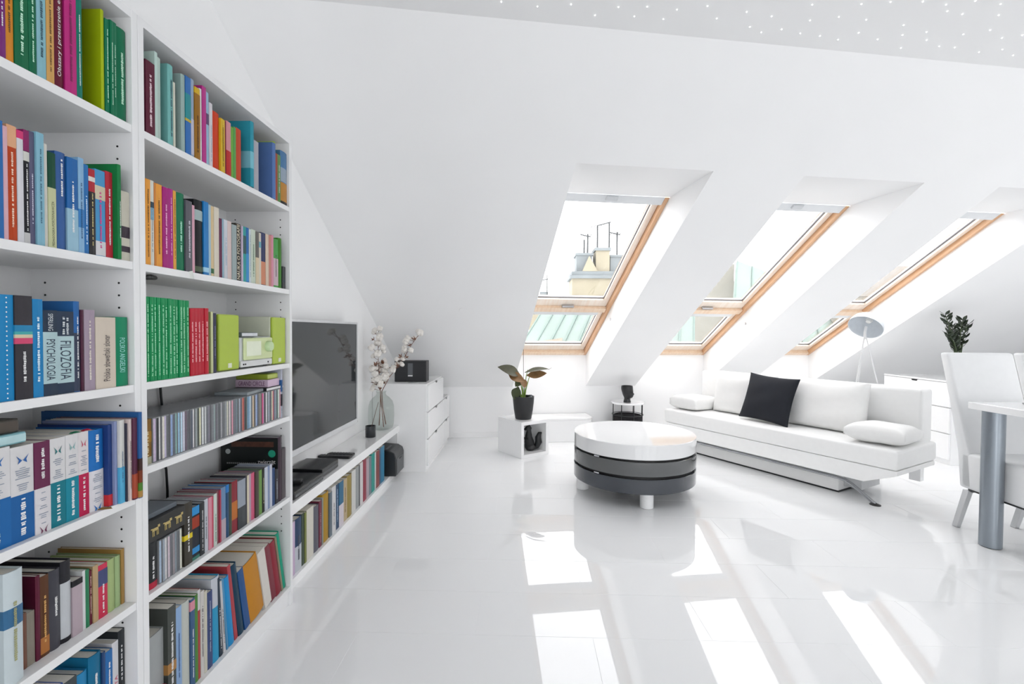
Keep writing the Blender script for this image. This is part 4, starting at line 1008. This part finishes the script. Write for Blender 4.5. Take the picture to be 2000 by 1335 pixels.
o = MB().ball((0, 0, .0), .022, 14, 10).tube([(0, 0, .01), (0, 0, .035)], [.012, .016], 10).build('glass_ornament', mat((.25, .27, .3), .1, metal=.6), smooth=True, angle=70); o.location = (.055, 4.61, .552); tag(o, 'small grey glass ornament tucked in the black flower pot', 'ornament')

# ---------------------------------------------------------------- side table with the head planter
sc_ = W(2.03, 5.155, 0); o = empty('side_table', (sc_.x, sc_.y, 0)); r_ = .185; zt = .412
MB().lathe([(0, zt - .018), (r_ - .004, zt - .018), (r_, zt - .014), (r_, zt), (r_ - .003, zt + .003), (r_ - .006, zt), (0, zt - .004)], 48).build('tray_top', GLOSSW, o, smooth=True)
DM = mat((.04, .042, .045), .4, metal=.6)
for k in range(8):
    a = k * math.pi / 4 + .2; MB().tube([(math.cos(a) * (r_ - .012), math.sin(a) * (r_ - .012), .0), (math.cos(a) * (r_ - .012), math.sin(a) * (r_ - .012), zt - .016)], .0045, 8).build('rod', DM, o)
for z in (.005, .27): 
    MB().tube([(math.cos(a * math.pi / 24) * (r_ - .012), math.sin(a * math.pi / 24) * (r_ - .012), z) for a in range(49)], .004, 6).build('ring', DM, o)
tag(o, 'round side table with white tray top and black wire frame', 'side table')
m = MB(); prof = [(.0, .012), (.145, .012), (.165, .06), (.164, .15), (.160, .22), (.162, .255), (.150, .262), (.14, .25), (0, .235)]
o = m.lathe(prof, 40).build('fabric_basket', mat((.012, .011, .013), .95, noise=.3, scale=60, bump=.6, bscale=60), smooth=True); o.location = (sc_.x, sc_.y, .004); tag(o, 'soft black basket inside the wire side table', 'basket')
def head_mesh():
    m = MB(); prof = [(0, .040, .0, .040), (.012, .041, 0, .041), (.03, .034, 0, .036), (.045, .034, .002, .036), (.055, .042, .008, .040), (.07, .052, .010, .045), (.085, .058, .008, .050), (.1, .060, .006, .054), (.115, .062, .003, .057), (.13, .064, .0, .060), (.15, .066, -.002, .063), (.17, .066, -.003, .063), (.188, .062, -.003, .060)]
    n = 32; vs = []
    for z, rx, ox, ry in prof:
        for i in range(n):
            a = 2 * math.pi * i / n; x, y = math.cos(a), math.sin(a); f = max(0, x) ** 8
            nose = .020 * max(0, x) ** 26 * math.exp(-((z - .098) / .016) ** 2); brow = .006 * max(0, x) ** 6 * math.exp(-((z - .128) / .01) ** 2)
            lips = .008 * max(0, x) ** 14 * math.exp(-((z - .072) / .007) ** 2); chin = .010 * max(0, x) ** 6 * math.exp(-((z - .057) / .009) ** 2)
            eye = -.008 * math.exp(-((abs(a if a < math.pi else 2 * math.pi - a) - .42) / .16) ** 2) * math.exp(-((z - .116) / .008) ** 2)
            ear = .010 * math.exp(-((abs(a if a < math.pi else 2 * math.pi - a) - 1.72) / .10) ** 2) * math.exp(-((z - .108) / .018) ** 2)
            k = nose + brow + lips + chin + eye + ear
            vs.append((ox + x * (rx + k), y * (ry + k), z))
    fs = [(j * n + i, j * n + (i + 1) % n, (j + 1) * n + (i + 1) % n, (j + 1) * n + i) for j in range(len(prof) - 1) for i in range(n)]
    m.add(vs, fs); last = len(prof) - 1
    m.add([vs[last * n + i] for i in range(n)] + [(vs[last * n + i][0] * .86, vs[last * n + i][1] * .86, .186) for i in range(n)] + [(vs[last * n + i][0] * .8, vs[last * n + i][1] * .8, .14) for i in range(n)],
          [(i, (i + 1) % n, n + (i + 1) % n, n + i) for i in range(n)] + [(n + i, n + (i + 1) % n, 2 * n + (i + 1) % n, 2 * n + i) for i in range(n)] + [tuple(range(2 * n, 3 * n))])
    m.add([vs[i] for i in range(n)], [tuple(range(n))])
    return m.mesh('head_planter', mat((.010, .011, .012), .35, noise=.1), smooth=True, angle=60)
o = put('head_planter', head_mesh(), None, (sc_.x - .01, sc_.y - .02, zt - .0035), (0, 0, R(-38))); tag(o, 'black planter shaped like a human head on the side table', 'planter')

# ---------------------------------------------------------------- coffee table
o = empty('coffee_table', (.835, 3.64, 0)); r_ = .4516
def drum(z0, z1, m, nm): MB().lathe([(0, z0), (r_ - .003, z0), (r_, z0 + .003), (r_, z1 - .003), (r_ - .003, z1), (0, z1)], 96).build(nm, m, o, smooth=True)
drum(.339, .44, mat((.84, .845, .85), .05, noise=.005, coat=1.0), 'top_drum'); drum(.225, .323, mat((.10, .104, .107), .08, noise=.02, coat=.6), 'middle_drum'); drum(.105, .206, mat((.035, .042, .054), .08, noise=.02, coat=.6), 'bottom_drum')
for z0, z1 in ((.2055, .2255), (.3225, .3395)): MB().lathe([(0, z0), (r_ - .02, z0), (r_ - .02, z1), (0, z1)], 64).build('swivel_plate', DARKGAP, o, smooth=True)
for k in range(4):
    a = R(-89 + 90 * k); MB().lathe([(.042, 0), (.046, .003), (.046, .105)], 28, math.cos(a) * .385, math.sin(a) * .385).build('leg', mat((.85, .855, .86), .3), o, smooth=True)
for z in (.214, .331):
    q = MB().tube([(-.34, -.295, z), (-.325, -.312, z), (-.31, -.325, z)], .006, 8).build('pull_tab', CHROME, o)
tag(o, 'round coffee table of white, grey and dark grey swivelling drums', 'coffee table')
STARS = [(-0.11, 1.99), (0.04, 2.02), (0.18, 2.01), (0.29, 2.08), (0.38, 2.03), (0.46, 2.09), (0.5, 2.03), (0.59, 2.11), (0.63, 2.05), (0.75, 2.03), (0.82, 2.11), (0.93, 2.07), (0.99, 2.17), (1.06, 2.21), (1.05, 2.1), (1.14, 2.19), (1.24, 2.22), (1.23, 2.13), (1.18, 2.03), (1.34, 2.24), (1.34, 2.11), (1.44, 2.27), (1.5, 2.22), (1.38, 2.03), (1.47, 2.13), (1.62, 2.27), (1.49, 2.02), (1.78, 2.34), (1.71, 2.24), (1.66, 2.17), (1.62, 2.02), (1.8, 2.22), (1.85, 2.28), (1.95, 2.33), (1.73, 2.04), (1.77, 2.08), (2.03, 2.34), (1.98, 2.24), (1.85, 2.1), (1.83, 2.02), (2.18, 2.38), (2.07, 2.21), (2.01, 2.11), (2.18, 2.27), (1.95, 2.04), (2.27, 2.36), (2.37, 2.41), (2.25, 2.25)]
# ---------------------------------------------------------------- sofa (local x runs along it towards the right end, y to the back)
SR = math.atan2(-.854, .52); SB = Vector((2.477, 3.2, 0))
def sofa_pt(u, v, z): return SB + Vector((.52 * u + .854 * v, -.854 * u + .52 * v, z))
o = empty('sofa', SB, SR)
MB().box(-2.0, 0, 0, .62, .285, .42).build('seat', LEATHER, o, bevel=.02, seg=3, smooth=True)
pr = [(-1.98, .283), (-.004, .283), (-.004, .252), (-.20, .165), (-1.80, .165), (-1.98, .252)]
MB().prism([(a, .012, b) for a, b in pr], [(a, .60, b) for a, b in pr]).build('seat_frame', LEATHER, o, bevel=.004)
MB().box(-1.85, -.42, .14, .55, .012, .164).build('bed_box', LEATHER, o, bevel=.006)
MB().box(-1.85, -.42, .145, .545, .0, .011).build('base_plinth', BLACK, o)
MB().box(-1.95, -.05, .50, .68, .40, .80).build('backrest', LEATHER, o, bevel=.025, seg=3, smooth=True)
rl = [(-1.95, .075, .0), (-1.84, .075, .085), (-1.66, .08, .132), (-1.2, .08, .132), (-.40, .08, .132), (-.34, .08, .124), (-.30, .08, .105), (-.155, .085, .006)]
MB().tube(rl, .013, 10).build('chrome_rail', mat((.42, .43, .45), .12, metal=1.0, noise=.01), o, smooth=True)
MB().tube([(-1.7, .105, .155), (-.44, .105, .155)], .006, 8).build('chrome_trim', CHROME, o, smooth=True)
for a in (-1.95, -.155): MB().lathe([(0, 0), (.034, 0), (.034, .005), (.014, .012), (0, .012)], 24, a, .085).build('foot', mat((.03, .03, .03), .3), o)
MB().box(-1.84, -.43, .1365, .1405, .150, .1635).build('painted_shadow_gap', DARKGAP, o)  # dark strip painted in as the shade above the chrome rail
MB().box(-.42, -.30, .22, .5, .04, .165).build('shaded_end_block', mat((.55, .56, .57), .4), o, bevel=.004)  # grey block: shade on the bed box end, put into its colour
for a in (-1.95, -.12): MB().box(a, a + .07, .5, .56, .13, .27).build('rear_block', WHITE, o, bevel=.004)
tag(o, 'long white leather sofa bed with a chrome front rail', 'sofa')
def pillow(w, h, t, p=2.6, n=22, pinch=.06, edge=.0, wob=0, seed=0):
    m = MB(); rnd = random.Random(seed); vs = []; fs = []; ph = [rnd.uniform(0, 6) for _ in range(6)]
    for side in (1, -1):
        for j in range(n + 1):
            for i in range(n + 1):
                a, b = -1 + 2 * i / n, -1 + 2 * j / n
                a, b = math.sin(a * math.pi / 2) * .3 + a * .7, math.sin(b * math.pi / 2) * .3 + b * .7
                f = ((1 - abs(a) ** p) * (1 - abs(b) ** p)); f = max(f, 0) ** .55
                x = w / 2 * a * (1 - pinch * (1 - b * b)); y = h / 2 * b * (1 - pinch * (1 - a * a))
                z = side * (t / 2 * f + edge) + wob * f * (math.sin(a * 5 + ph[0] + b * 2) * .5 + math.sin(b * 7 + ph[1] - a * 3) * .35)
                vs.append((x, y, z))
    N = (n + 1) ** 2
    for s_ in (0, 1):
        for j in range(n):
            for i in range(n):
                q = [j * (n + 1) + i, j * (n + 1) + i + 1, (j + 1) * (n + 1) + i + 1, (j + 1) * (n + 1) + i]; fs.append(tuple(k + s_ * N for k in (q if s_ == 0 else q[::-1])))
    rim = [i for i in range(n)] + [i * (n + 1) + n for i in range(n)] + [n * (n + 1) + n - i for i in range(n)] + [(n - i) * (n + 1) for i in range(n)]
    for k in range(len(rim)):
        a, b = rim[k], rim[(k + 1) % len(rim)]; fs.append((a, b, b + N, a + N))
    return m.add(vs, fs)
def sofa_thing(name, mesh, u, v, z, tilt, label, cat, rz=0, group=None, roll=0):
    q = put(name, mesh); M = Matrix.Translation(sofa_pt(u, v, z)) @ Matrix.Rotation(SR + rz, 4, 'Z') @ Matrix.Rotation(tilt, 4, 'X') @ Matrix.Rotation(roll, 4, 'Z'); q.matrix_world = M
    return tag(q, label, cat, group)
def soft(w, h, t, m, name, **k): return pillow(w, h, t, **k).mesh(name, m, smooth=True, angle=75)
CL = mat((.86, .86, .85), .5, noise=.015, bump=.06, bscale=300)
sofa_thing('back_cushion', soft(.60, .40, .15, CL, 'back_cushion', p=5, pinch=.012, edge=.02, wob=.006, seed=2), -.655, .405, .618, R(80), 'large white back cushion at the right of the black pillow', 'cushion', group='white back cushions')
sofa_thing('back_cushion', soft(.60, .40, .15, CL, 'back_cushion', p=5, pinch=.012, edge=.02, wob=.006, seed=5), -1.385, .405, .618, R(80), 'white back cushion mostly hidden behind the black pillow', 'cushion', group='white back cushions')
sofa_thing('arm_cushion', soft(.36, .40, .10, CL, 'arm_cushion', p=4, pinch=.03, edge=.022, wob=.004, seed=7), -.185, .25, .49, R(-3), 'flat white cushion lying on the right end of the sofa', 'cushion', R(6), 'white arm cushions')
sofa_thing('arm_cushion', soft(.31, .38, .08, CL, 'arm_cushion', p=6, pinch=.01, edge=.03, seed=8), -1.845, .265, .49, R(-2), 'flat white cushion lying on the left end of the sofa', 'cushion', R(2), 'white arm cushions')
sofa_thing('throw_pillow', soft(.46, .42, .13, mat((.011, .013, .019), .9, noise=.2, scale=14, bump=.12, bscale=500), 'throw_pillow', p=2.4, pinch=.07, edge=.004, wob=.008, seed=3), -1.04, .235, .628, R(72), 'black square throw pillow in the middle of the sofa', 'pillow', R(-2), roll=R(-3))

# ---------------------------------------------------------------- tripod lamp behind the sofa
hp = Vector((3.30, 4.70, 1.29)); o = empty('floor_lamp', (hp.x, hp.y, 0)); LW = mat((.80, .805, .81), .35)
hub = Vector((.0, .0, 1.17))
for k, (a, r_) in enumerate(((200, .26), (320, .26), (80, .26))):
    f = Vector((math.cos(R(a)) * r_, math.sin(R(a)) * r_, 0)); MB().tube([hub + f * .04, f], .0055, 10).build('leg', LW, o, smooth=True)
MB().tube([hub - Vector((0, 0, .02)), hub + Vector((0, 0, .05)), hub + Vector((.03, .03, .10))], .012, 10).build('swivel_stem', LW, o, smooth=True)
prof = [(.178, .0), (.176, .035), (.160, .085), (.130, .125), (.085, .155), (.04, .168), (.012, .172)]
sh = MB(); inner = [(r - .004, z - .003) for r, z in prof[1:]]; sh.lathe(prof + [(0, .173)], 40, cap=(False, False)); sh.lathe([(.178, 0), (.174, .002)] + inner + [(0, .168)], 40, cap=(False, False))
s_ = sh.build('shade', mat((.66, .70, .74), .45), o, smooth=True, angle=70)
axis = Vector((.617, .362, .70)).normalized(); s_.rotation_euler = axis.to_track_quat('Z', 'Y').to_euler(); s_.location = (-.02, -.03, .045 + 1.22); s_.scale = (.82,) * 3
bl = MB().lathe([(.0, .07), (.02, .075), (.032, .095), (.030, .115), (.018, .14), (.018, .168)], 20).build('bulb', mat((.85, .85, .82), .2), o, smooth=True); bl.rotation_euler = s_.rotation_euler; bl.location = s_.location
tag(o, 'white tripod floor lamp with dome shade behind the sofa', 'lamp')

# ---------------------------------------------------------------- second chest, plant
o = empty('chest_of_drawers', (3.885, 4.43, 0)); 
MB().box(.018, .45, 0, .80, .0, .76).build('carcass', WHITE, o, bevel=.001)
MB().box(0, .45, 0, .80, .7602, .775).build('top_board', GLOSSW, o, bevel=.001)
for z0, z1 in ((.53, .757), (.29, .525), (.05, .285)): drawer_front(o, .002, .798, z0, z1, .018, True if z0 > .5 else False, -1)
tag(o, 'white chest of three drawers behind the right end of the sofa', 'chest')
pc = Vector((4.07, 4.56, .7752)); o = empty('plant_pot', pc)
MB().lathe([(0, 0), (.06, 0), (.068, .08), (.074, .16), (.076, .175), (.070, .175), (.066, .15), (0, .145)], 28).build('pot', mat((.85, .85, .85), .3), o, smooth=True)
MB().lathe([(0, .150), (.0665, .152)], 20, cap=(False, False)).build('soil', mat('#2c2018', .95), o)
tag(o, 'white flower pot on the chest, hidden behind the chair back', 'pot')
o = empty('potted_zamioculcas', pc + Vector((0, 0, .15))); ZG = mat((.028, .042, .024), .35, noise=.6, scale=20); ZS = mat('#3c4c2c', .5)
rnd = random.Random(11)
def leaflet():
    m = MB(); leaf(m, (0, 0, 0), (0, 0,   .070), .014, .008, (0, -1, 0), .2, 6, .5); return m.mesh('leaflet', ZG, smooth=True, angle=80)
LF = leaflet()
for (dx, dy, hgt, bend) in ((-.13, -.02, .46, -.02), (-.07, .03, .34, .03), (-.01, -.02, .41, .02), (.06, .01, .37, .02), (-.09, -.04, .27, -.04), (.0, .04, .30, .0)):
    pts = [Vector((dx * .12, dy * .12, 0)), Vector((dx * .45, dy * .5, hgt * .4)), Vector((dx * .85, dy * .9, hgt * .75)), Vector((dx + bend, dy, hgt))]
    st_ = MB().tube(pts, [.008, .007, .005, .003], 7).build('stem', ZS, o, smooth=True)
    for k in range(10):
        f = .36 + .64 * k / 9; i = f * 3; q = min(int(i), 2); p = pts[q].lerp(pts[q + 1], i - q); tdir = (pts[q + 1] - pts[q]).normalized()
        for sgn in (-1, 1):
            az = rnd.uniform(-.5, .5); d = (Vector((sgn * math.cos(az), math.sin(az), .65)) + tdir * .3).normalized()
            lf = put('leaflet', LF, st_, p, d.to_track_quat('Z', 'Y').to_euler()); lf.rotation_euler.rotate_axis('Z', rnd.uniform(-.9, .9)); lf.scale = (1, 1, rnd.uniform(.8, 1.15))
tag(o, 'dark green zamioculcas rising behind the white dining chair', 'plant')

# ---------------------------------------------------------------- dining table and chairs
o = empty('dining_table', (2.585, 2.83, 0), R(2)); tw_, tl = 1.5, .95
MB().box(0, tw_, -tl, 0, .77, .81).build('tabletop', GLOSSW, o, bevel=.004)
LEGM = mat((.30, .335, .37), .32, metal=.75, noise=.03)
for a, b in ((.062, -.09), (tw_ - .07, -.09), (.062, -tl + .09), (tw_ - .07, -tl + .09)): 
    l_ = MB().lathe([(.050, .004), (.050, .7695)], 36, a, b).build('leg', LEGM, o, smooth=True); MB().lathe([(.046, 0), (.049, .004)], 24, a, b).build('foot_cap', BLACK, l_)
tag(o, 'white dining table with thick grey metal legs', 'table')
def chair_parts():
    parts = []
    CHL = mat((.80, .81, .815), .42, noise=.015, bump=.05, bscale=350)
    w = .42   # local: x right, y towards the back; origin on the floor below the seat's left rear corner
    parts.append(('seat', MB().box(0, w, -.44, -.005, .265, .485).mesh('seat', CHL, bevel=.018, seg=3, smooth=True)))
    P_ = []
    y_in0, y_out0, y_in1, y_out1 = -.075, .0, .125, .175
    pr = [(y_in0, .45), (y_out0 + .004, .265), (y_out0 + .012, .45), (y_out1 - .03, .92), (y_out1, 1.085), (y_in1, 1.085), (y_in1 - .06, .85), (y_in0 + .045, .6)]
    pr = [(-.09, .27), (.0, .265), (.02, .48), (.085, .78), (.165, 1.085), (.10, 1.085), (.02, .78), (-.07, .48)]
    parts.append(('backrest', MB().prism([(.0, a, b) for a, b in pr], [(w - .01, a, b) for a, b in pr]).mesh('backrest', CHL, bevel=.016, seg=3, smooth=True)))
    DK = mat((.05, .052, .055), .4)
    for a in (.03, w - .06): parts.append(('under_bar', MB().box(a, a + .03, -.40, -.03, .250, .266).mesh('under_bar', DK)))
    parts.append(('cross_bar', MB().box(.03, w - .03, -.06, -.03, .245, .262).mesh('cross_bar', DK)))
    LG = mat((.66, .67, .68), .28, metal=.7, noise=.02)
    for a in (.0, w - .065):
        m = MB(); m.hexa([(a + .012, .02, 0), (a + .038, .02, 0), (a + .038, .055, 0), (a + .012, .055, 0), (a + .02, -.045, .25), (a + .05, -.045, .25), (a + .05, -.005, .25), (a + .02, -.005, .25)]); parts.append(('leg', m.mesh('leg', LG, bevel=.003)))
        m = MB(); m.hexa([(a + .01, -.49, 0), (a + .045, -.49, 0), (a + .045, -.46, 0), (a + .01, -.46, 0), (a + .02, -.40, .25), (a + .06, -.40, .25), (a + .06, -.365, .25), (a + .02, -.365, .25)]); parts.append(('leg', m.mesh('leg', LG, bevel=.003)))
    return parts
CP = chair_parts()
for (x, y, rz, lab) in ((2.685, 2.985, 0, 'white leather dining chair nearest the sofa at the table'), (3.16, 3.0, R(1), 'white leather dining chair cut off by the right edge')):
    o = empty('dining_chair', (x, y, 0), rz)
    for nm, me in CP: put(nm, me, o)
    tag(o, lab, 'chair', 'white dining chairs at the table')
o = MB().lathe([(0, 0), (.085, 0), (.088, .012), (.082, .012), (.08, .004), (0, .004)], 32).build('glass_dish', glass_mat((.9, .94, .94), 0, 1.45, 2.0), smooth=True); o.location = (3.02, 2.79, .8102); tag(o, 'clear glass dish on the white dining table', 'dish')
o = MB().box(-.11, .11, -.02, .02, 0, .004).build('table_knife', mat((.06, .06, .065), .3), bevel=.001); o.location = (2.92, 2.70, .8102); o.rotation_euler = (0, 0, R(-35)); tag(o, 'dark flat utensil lying on the white dining table', 'utensil')

# ---------------------------------------------------------------- small fittings
o = MB().lathe([(0, 0), (.036, 0), (.034, .003), (0, .003)], 28).build('cover_plate', WALL)
nin = -(W(0, (ZC - ZK) / (T1 - T0), 1)).normalized(); 
o.rotation_euler = nin.to_track_quat('Z', 'Y').to_euler(); o.location = Vector((-.526, 3.998, 1.38)) + nin * .0005; tag(o, 'faint round cover plate on the white roof slope', 'cover plate')
for k, (s0, s1) in enumerate(SKY[:2]):
    p = W(s1 - .004, 4.55 if k else 4.52, 1.30 if k else 1.33); o = MB().ball((0, 0, 0), .012, 10, 7, (.6, 1, 1)).build('blind_hook', CHROME, smooth=True); o.location = p
    tag(o, 'small metal hook on the reveal of the %s roof window' % ('middle' if k else 'left'), 'hook')
STAR = mat((1, 1, 1), .3, noise=0, emit=3.0); STAR.cycles.emission_sampling = 'NONE'; sm_ = MB().lathe([(0, 0), (.0021, 0), (.0018, -.002), (0, -.003)], 8).mesh('star_light', STAR)
for x, y in STARS:
    o = put('star_light', sm_, None, (x, y, ZC - .0003)); tag(o, 'tiny white star light set in the flat ceiling', 'star light', 'star lights in the ceiling')

# ---------------------------------------------------------------- roofs outside the windows
CREAM = mat('#7d7766', .9, noise=.18, scale=1.6); STONE = mat('#62686a', .9, noise=.25, scale=2.5); COPPER = mat('#66746e', .6, noise=.2, scale=1.2); METAL = mat('#24282a', .6); PALE = mat('#7e7c74', .9, noise=.12, scale=1.0)
o = empty('chimney_house', (1.5, 16, -2)); B0 = Vector((1.5, 16, -2))
def eb(parent, nm, x0, x1, y0, y1, z0, z1, m, **k): return MB().box(x0 - B0.x, x1 - B0.x, y0 - B0.y, y1 - B0.y, z0 - B0.z, z1 - B0.z).build(nm, m, parent, **k)
eb(o, 'chimney_wall', 1.56, 3.6, 16, 17.2, -2, 3.0, CREAM); eb(o, 'string_course', 1.52, 3.64, 15.96, 17.24, 2.36, 2.42, STONE); eb(o, 'cornice', 1.48, 3.68, 15.9, 17.3, 3.0, 3.10, STONE); eb(o, 'cornice_cap', 1.54, 3.62, 15.96, 17.24, 3.10, 3.24, STONE)
eb(o, 'flue_stack', 1.72, 2.25, 16.2, 16.9, 3.24, 3.80, STONE); eb(o, 'flue_stack', 2.36, 2.82, 16.1, 16.9, 3.24, 3.95, CREAM); eb(o, 'flue_stack', 2.86, 3.5, 16.2, 16.9, 3.24, 3.75, STONE)
eb(o, 'flue_cap', 1.68, 2.29, 16.16, 16.94, 3.80, 3.88, STONE); eb(o, 'flue_cap', 2.32, 2.86, 16.06, 16.94, 3.95, 4.05, STONE); eb(o, 'flue_cap', 2.84, 3.54, 16.16, 16.94, 3.75, 3.82, STONE)
m = MB(); m.prism([(1.9 - B0.x, -.05, 5.24), (2.4 - B0.x, -.05, 5.24), (2.12 - B0.x, -.05, 5.75)], [(1.9 - B0.x, .3, 5.24), (2.4 - B0.x, .3, 5.24), (2.12 - B0.x, .3, 5.75)]); m.build('gable', CREAM, o)
for (ax, zb, zt_, arms) in ((1.98, 3.88, 4.35, 0), (2.10, 3.88, 4.55, 1), (2.43, 4.05, 4.85, 2), (2.83, 3.9, 4.95, 0), (3.1, 3.82, 4.62, 3)):
    an = MB().tube([(ax - B0.x, .3, zb - B0.z), (ax - B0.x, .3, zt_ - B0.z)], .03, 6)
    if arms:
        an.tube([(ax - B0.x - (.25 if arms != 2 else 0), .3, zt_ - B0.z - .02 - .0), (ax - B0.x + (.45 if arms == 2 else .1), .3, zt_ - B0.z + (.1 if arms == 2 else -.1))], .022, 5)
        for q in range(4): an.tube([(ax - B0.x - .2 + q * .1, .1, zt_ - B0.z - .06), (ax - B0.x - .2 + q * .1, .5, zt_ - B0.z - .06)], .014, 4)
    an.build('antenna', METAL, o)
tag(o, 'cream chimney house with antennas outside the left roof window', 'building')
def seam_roof(name, quad, n, label, wall=None, body=None):
    q = [Vector(p) for p in quad]; o = empty(name, (q[0].x, q[0].y, q[0].z)); b = q[0]
    nn = (q[1] - q[0]).cross(q[3] - q[0]).normalized()
    MB().prism([p - b for p in q], [p - b - nn * .1 for p in q]).build('roof_plane', COPPER, o)
    for k in range(n + 1):
        f = k / n; a, c = q[0].lerp(q[1], f) - b, q[3].lerp(q[2], f) - b
        MB().tube([a, c], .025, 4).build('standing_seam', mat('#566862', .6), o)
    if body: MB().prism([Vector(p) - b for p in body[0]], [Vector(p) - b for p in body[1]]).build('house_wall', PALE, o)
    return tag(o, label, 'building')
seam_roof('copper_roof', [(-.5, 10.5, .25), (3.6, 10.2, .25), (4.4, 12.5, 2.0), (.6, 13.0, 2.0)], 12, 'green copper roof seen through the left lower pane')
for (bx, by) in ((-.1, 11.0), (1.05, 11.0), (2.6, 11.0)):
    o = MB().add([(bx, by - .55, .55), (bx + .9, by - .3, .80), (bx + 1.0, by + .5, 1.06), (bx + .1, by + .3, .92), (bx + .5, by - .1, .40)], [(0, 1, 2, 3), (0, 4, 1), (1, 4, 2), (2, 4, 3), (3, 4, 0)]).build('dormer_gable', mat('#736a5c', .9, noise=.2, scale=3)); 
    tag(o, 'pale stone dormer gable, %s on the left copper roof' % {-.1: 'leftmost', 1.05: 'middle', 2.6: 'rightmost'}[bx], 'dormer')
seam_roof('copper_roof', [(4.9, 11.4, .7), (8.4, 12.2, .2), (9.2, 14.0, 2.2), (6.15, 14.0, 3.3)], 7, 'green copper hip roof in the middle roof window', body=([(4.6, 14.2, -2), (6.15, 14.2, -2), (6.15, 14.2, 3.25), (5.5, 14.2, 2.9), (4.6, 14.2, 1.9)], [(4.6, 16, -2), (6.15, 16, -2), (6.15, 16, 3.25), (5.5, 16, 2.9), (4.6, 16, 1.9)]))
o = empty('stone_house', (9.6, 13, -2))
MB().box(-1.2, 2.5, 0, 3, 0, 4.2).build('wall', PALE, o); MB().prism([(-1.4, -.2, 4.2), (2.7, -.2, 4.2), (2.7, 3.2, 4.2), (-1.4, 3.2, 4.2)], [(-.2, 1.2, 5.2), (1.6, 1.2, 5.2), (1.6, 2, 5.2), (-.2, 2, 5.2)]).build('roof', mat('#66625c', .8, noise=.2, scale=2), o)
for k in range(3): 
    wn = MB().box(-.75 + k * .95, -.3 + k * .95, -.03, .02, 2.9, 3.7).build('window', mat('#50585c', .3), o)
tag(o, 'grey stone house seen through the right roof window', 'building')
o = empty('far_rooftop', (.15, 20, -2)); MB().prism([(0, 0, 4.0), (1.7, 0, 4.0), (.95, 0, 4.65)], [(0, 1, 4.0), (1.7, 1, 4.0), (.95, 1, 4.65)]).build('gable', CREAM, o)
MB().box(0, 1.7, 0, 1, 0, 4.0).build('wall', CREAM, o); an = MB().tube([(.75, -.02, 4.4), (.75, -.02, 5.6)], .02, 5).tube([(.2, -.02, 5.3), (.8, -.02, 5.42)], .02, 5); an.build('antenna', METAL, o); MB().box(.45, .8, .1, .4, 4.2, 4.9).build('chimney', STONE, o)
tag(o, 'small distant rooftop low in the left roof window', 'building')
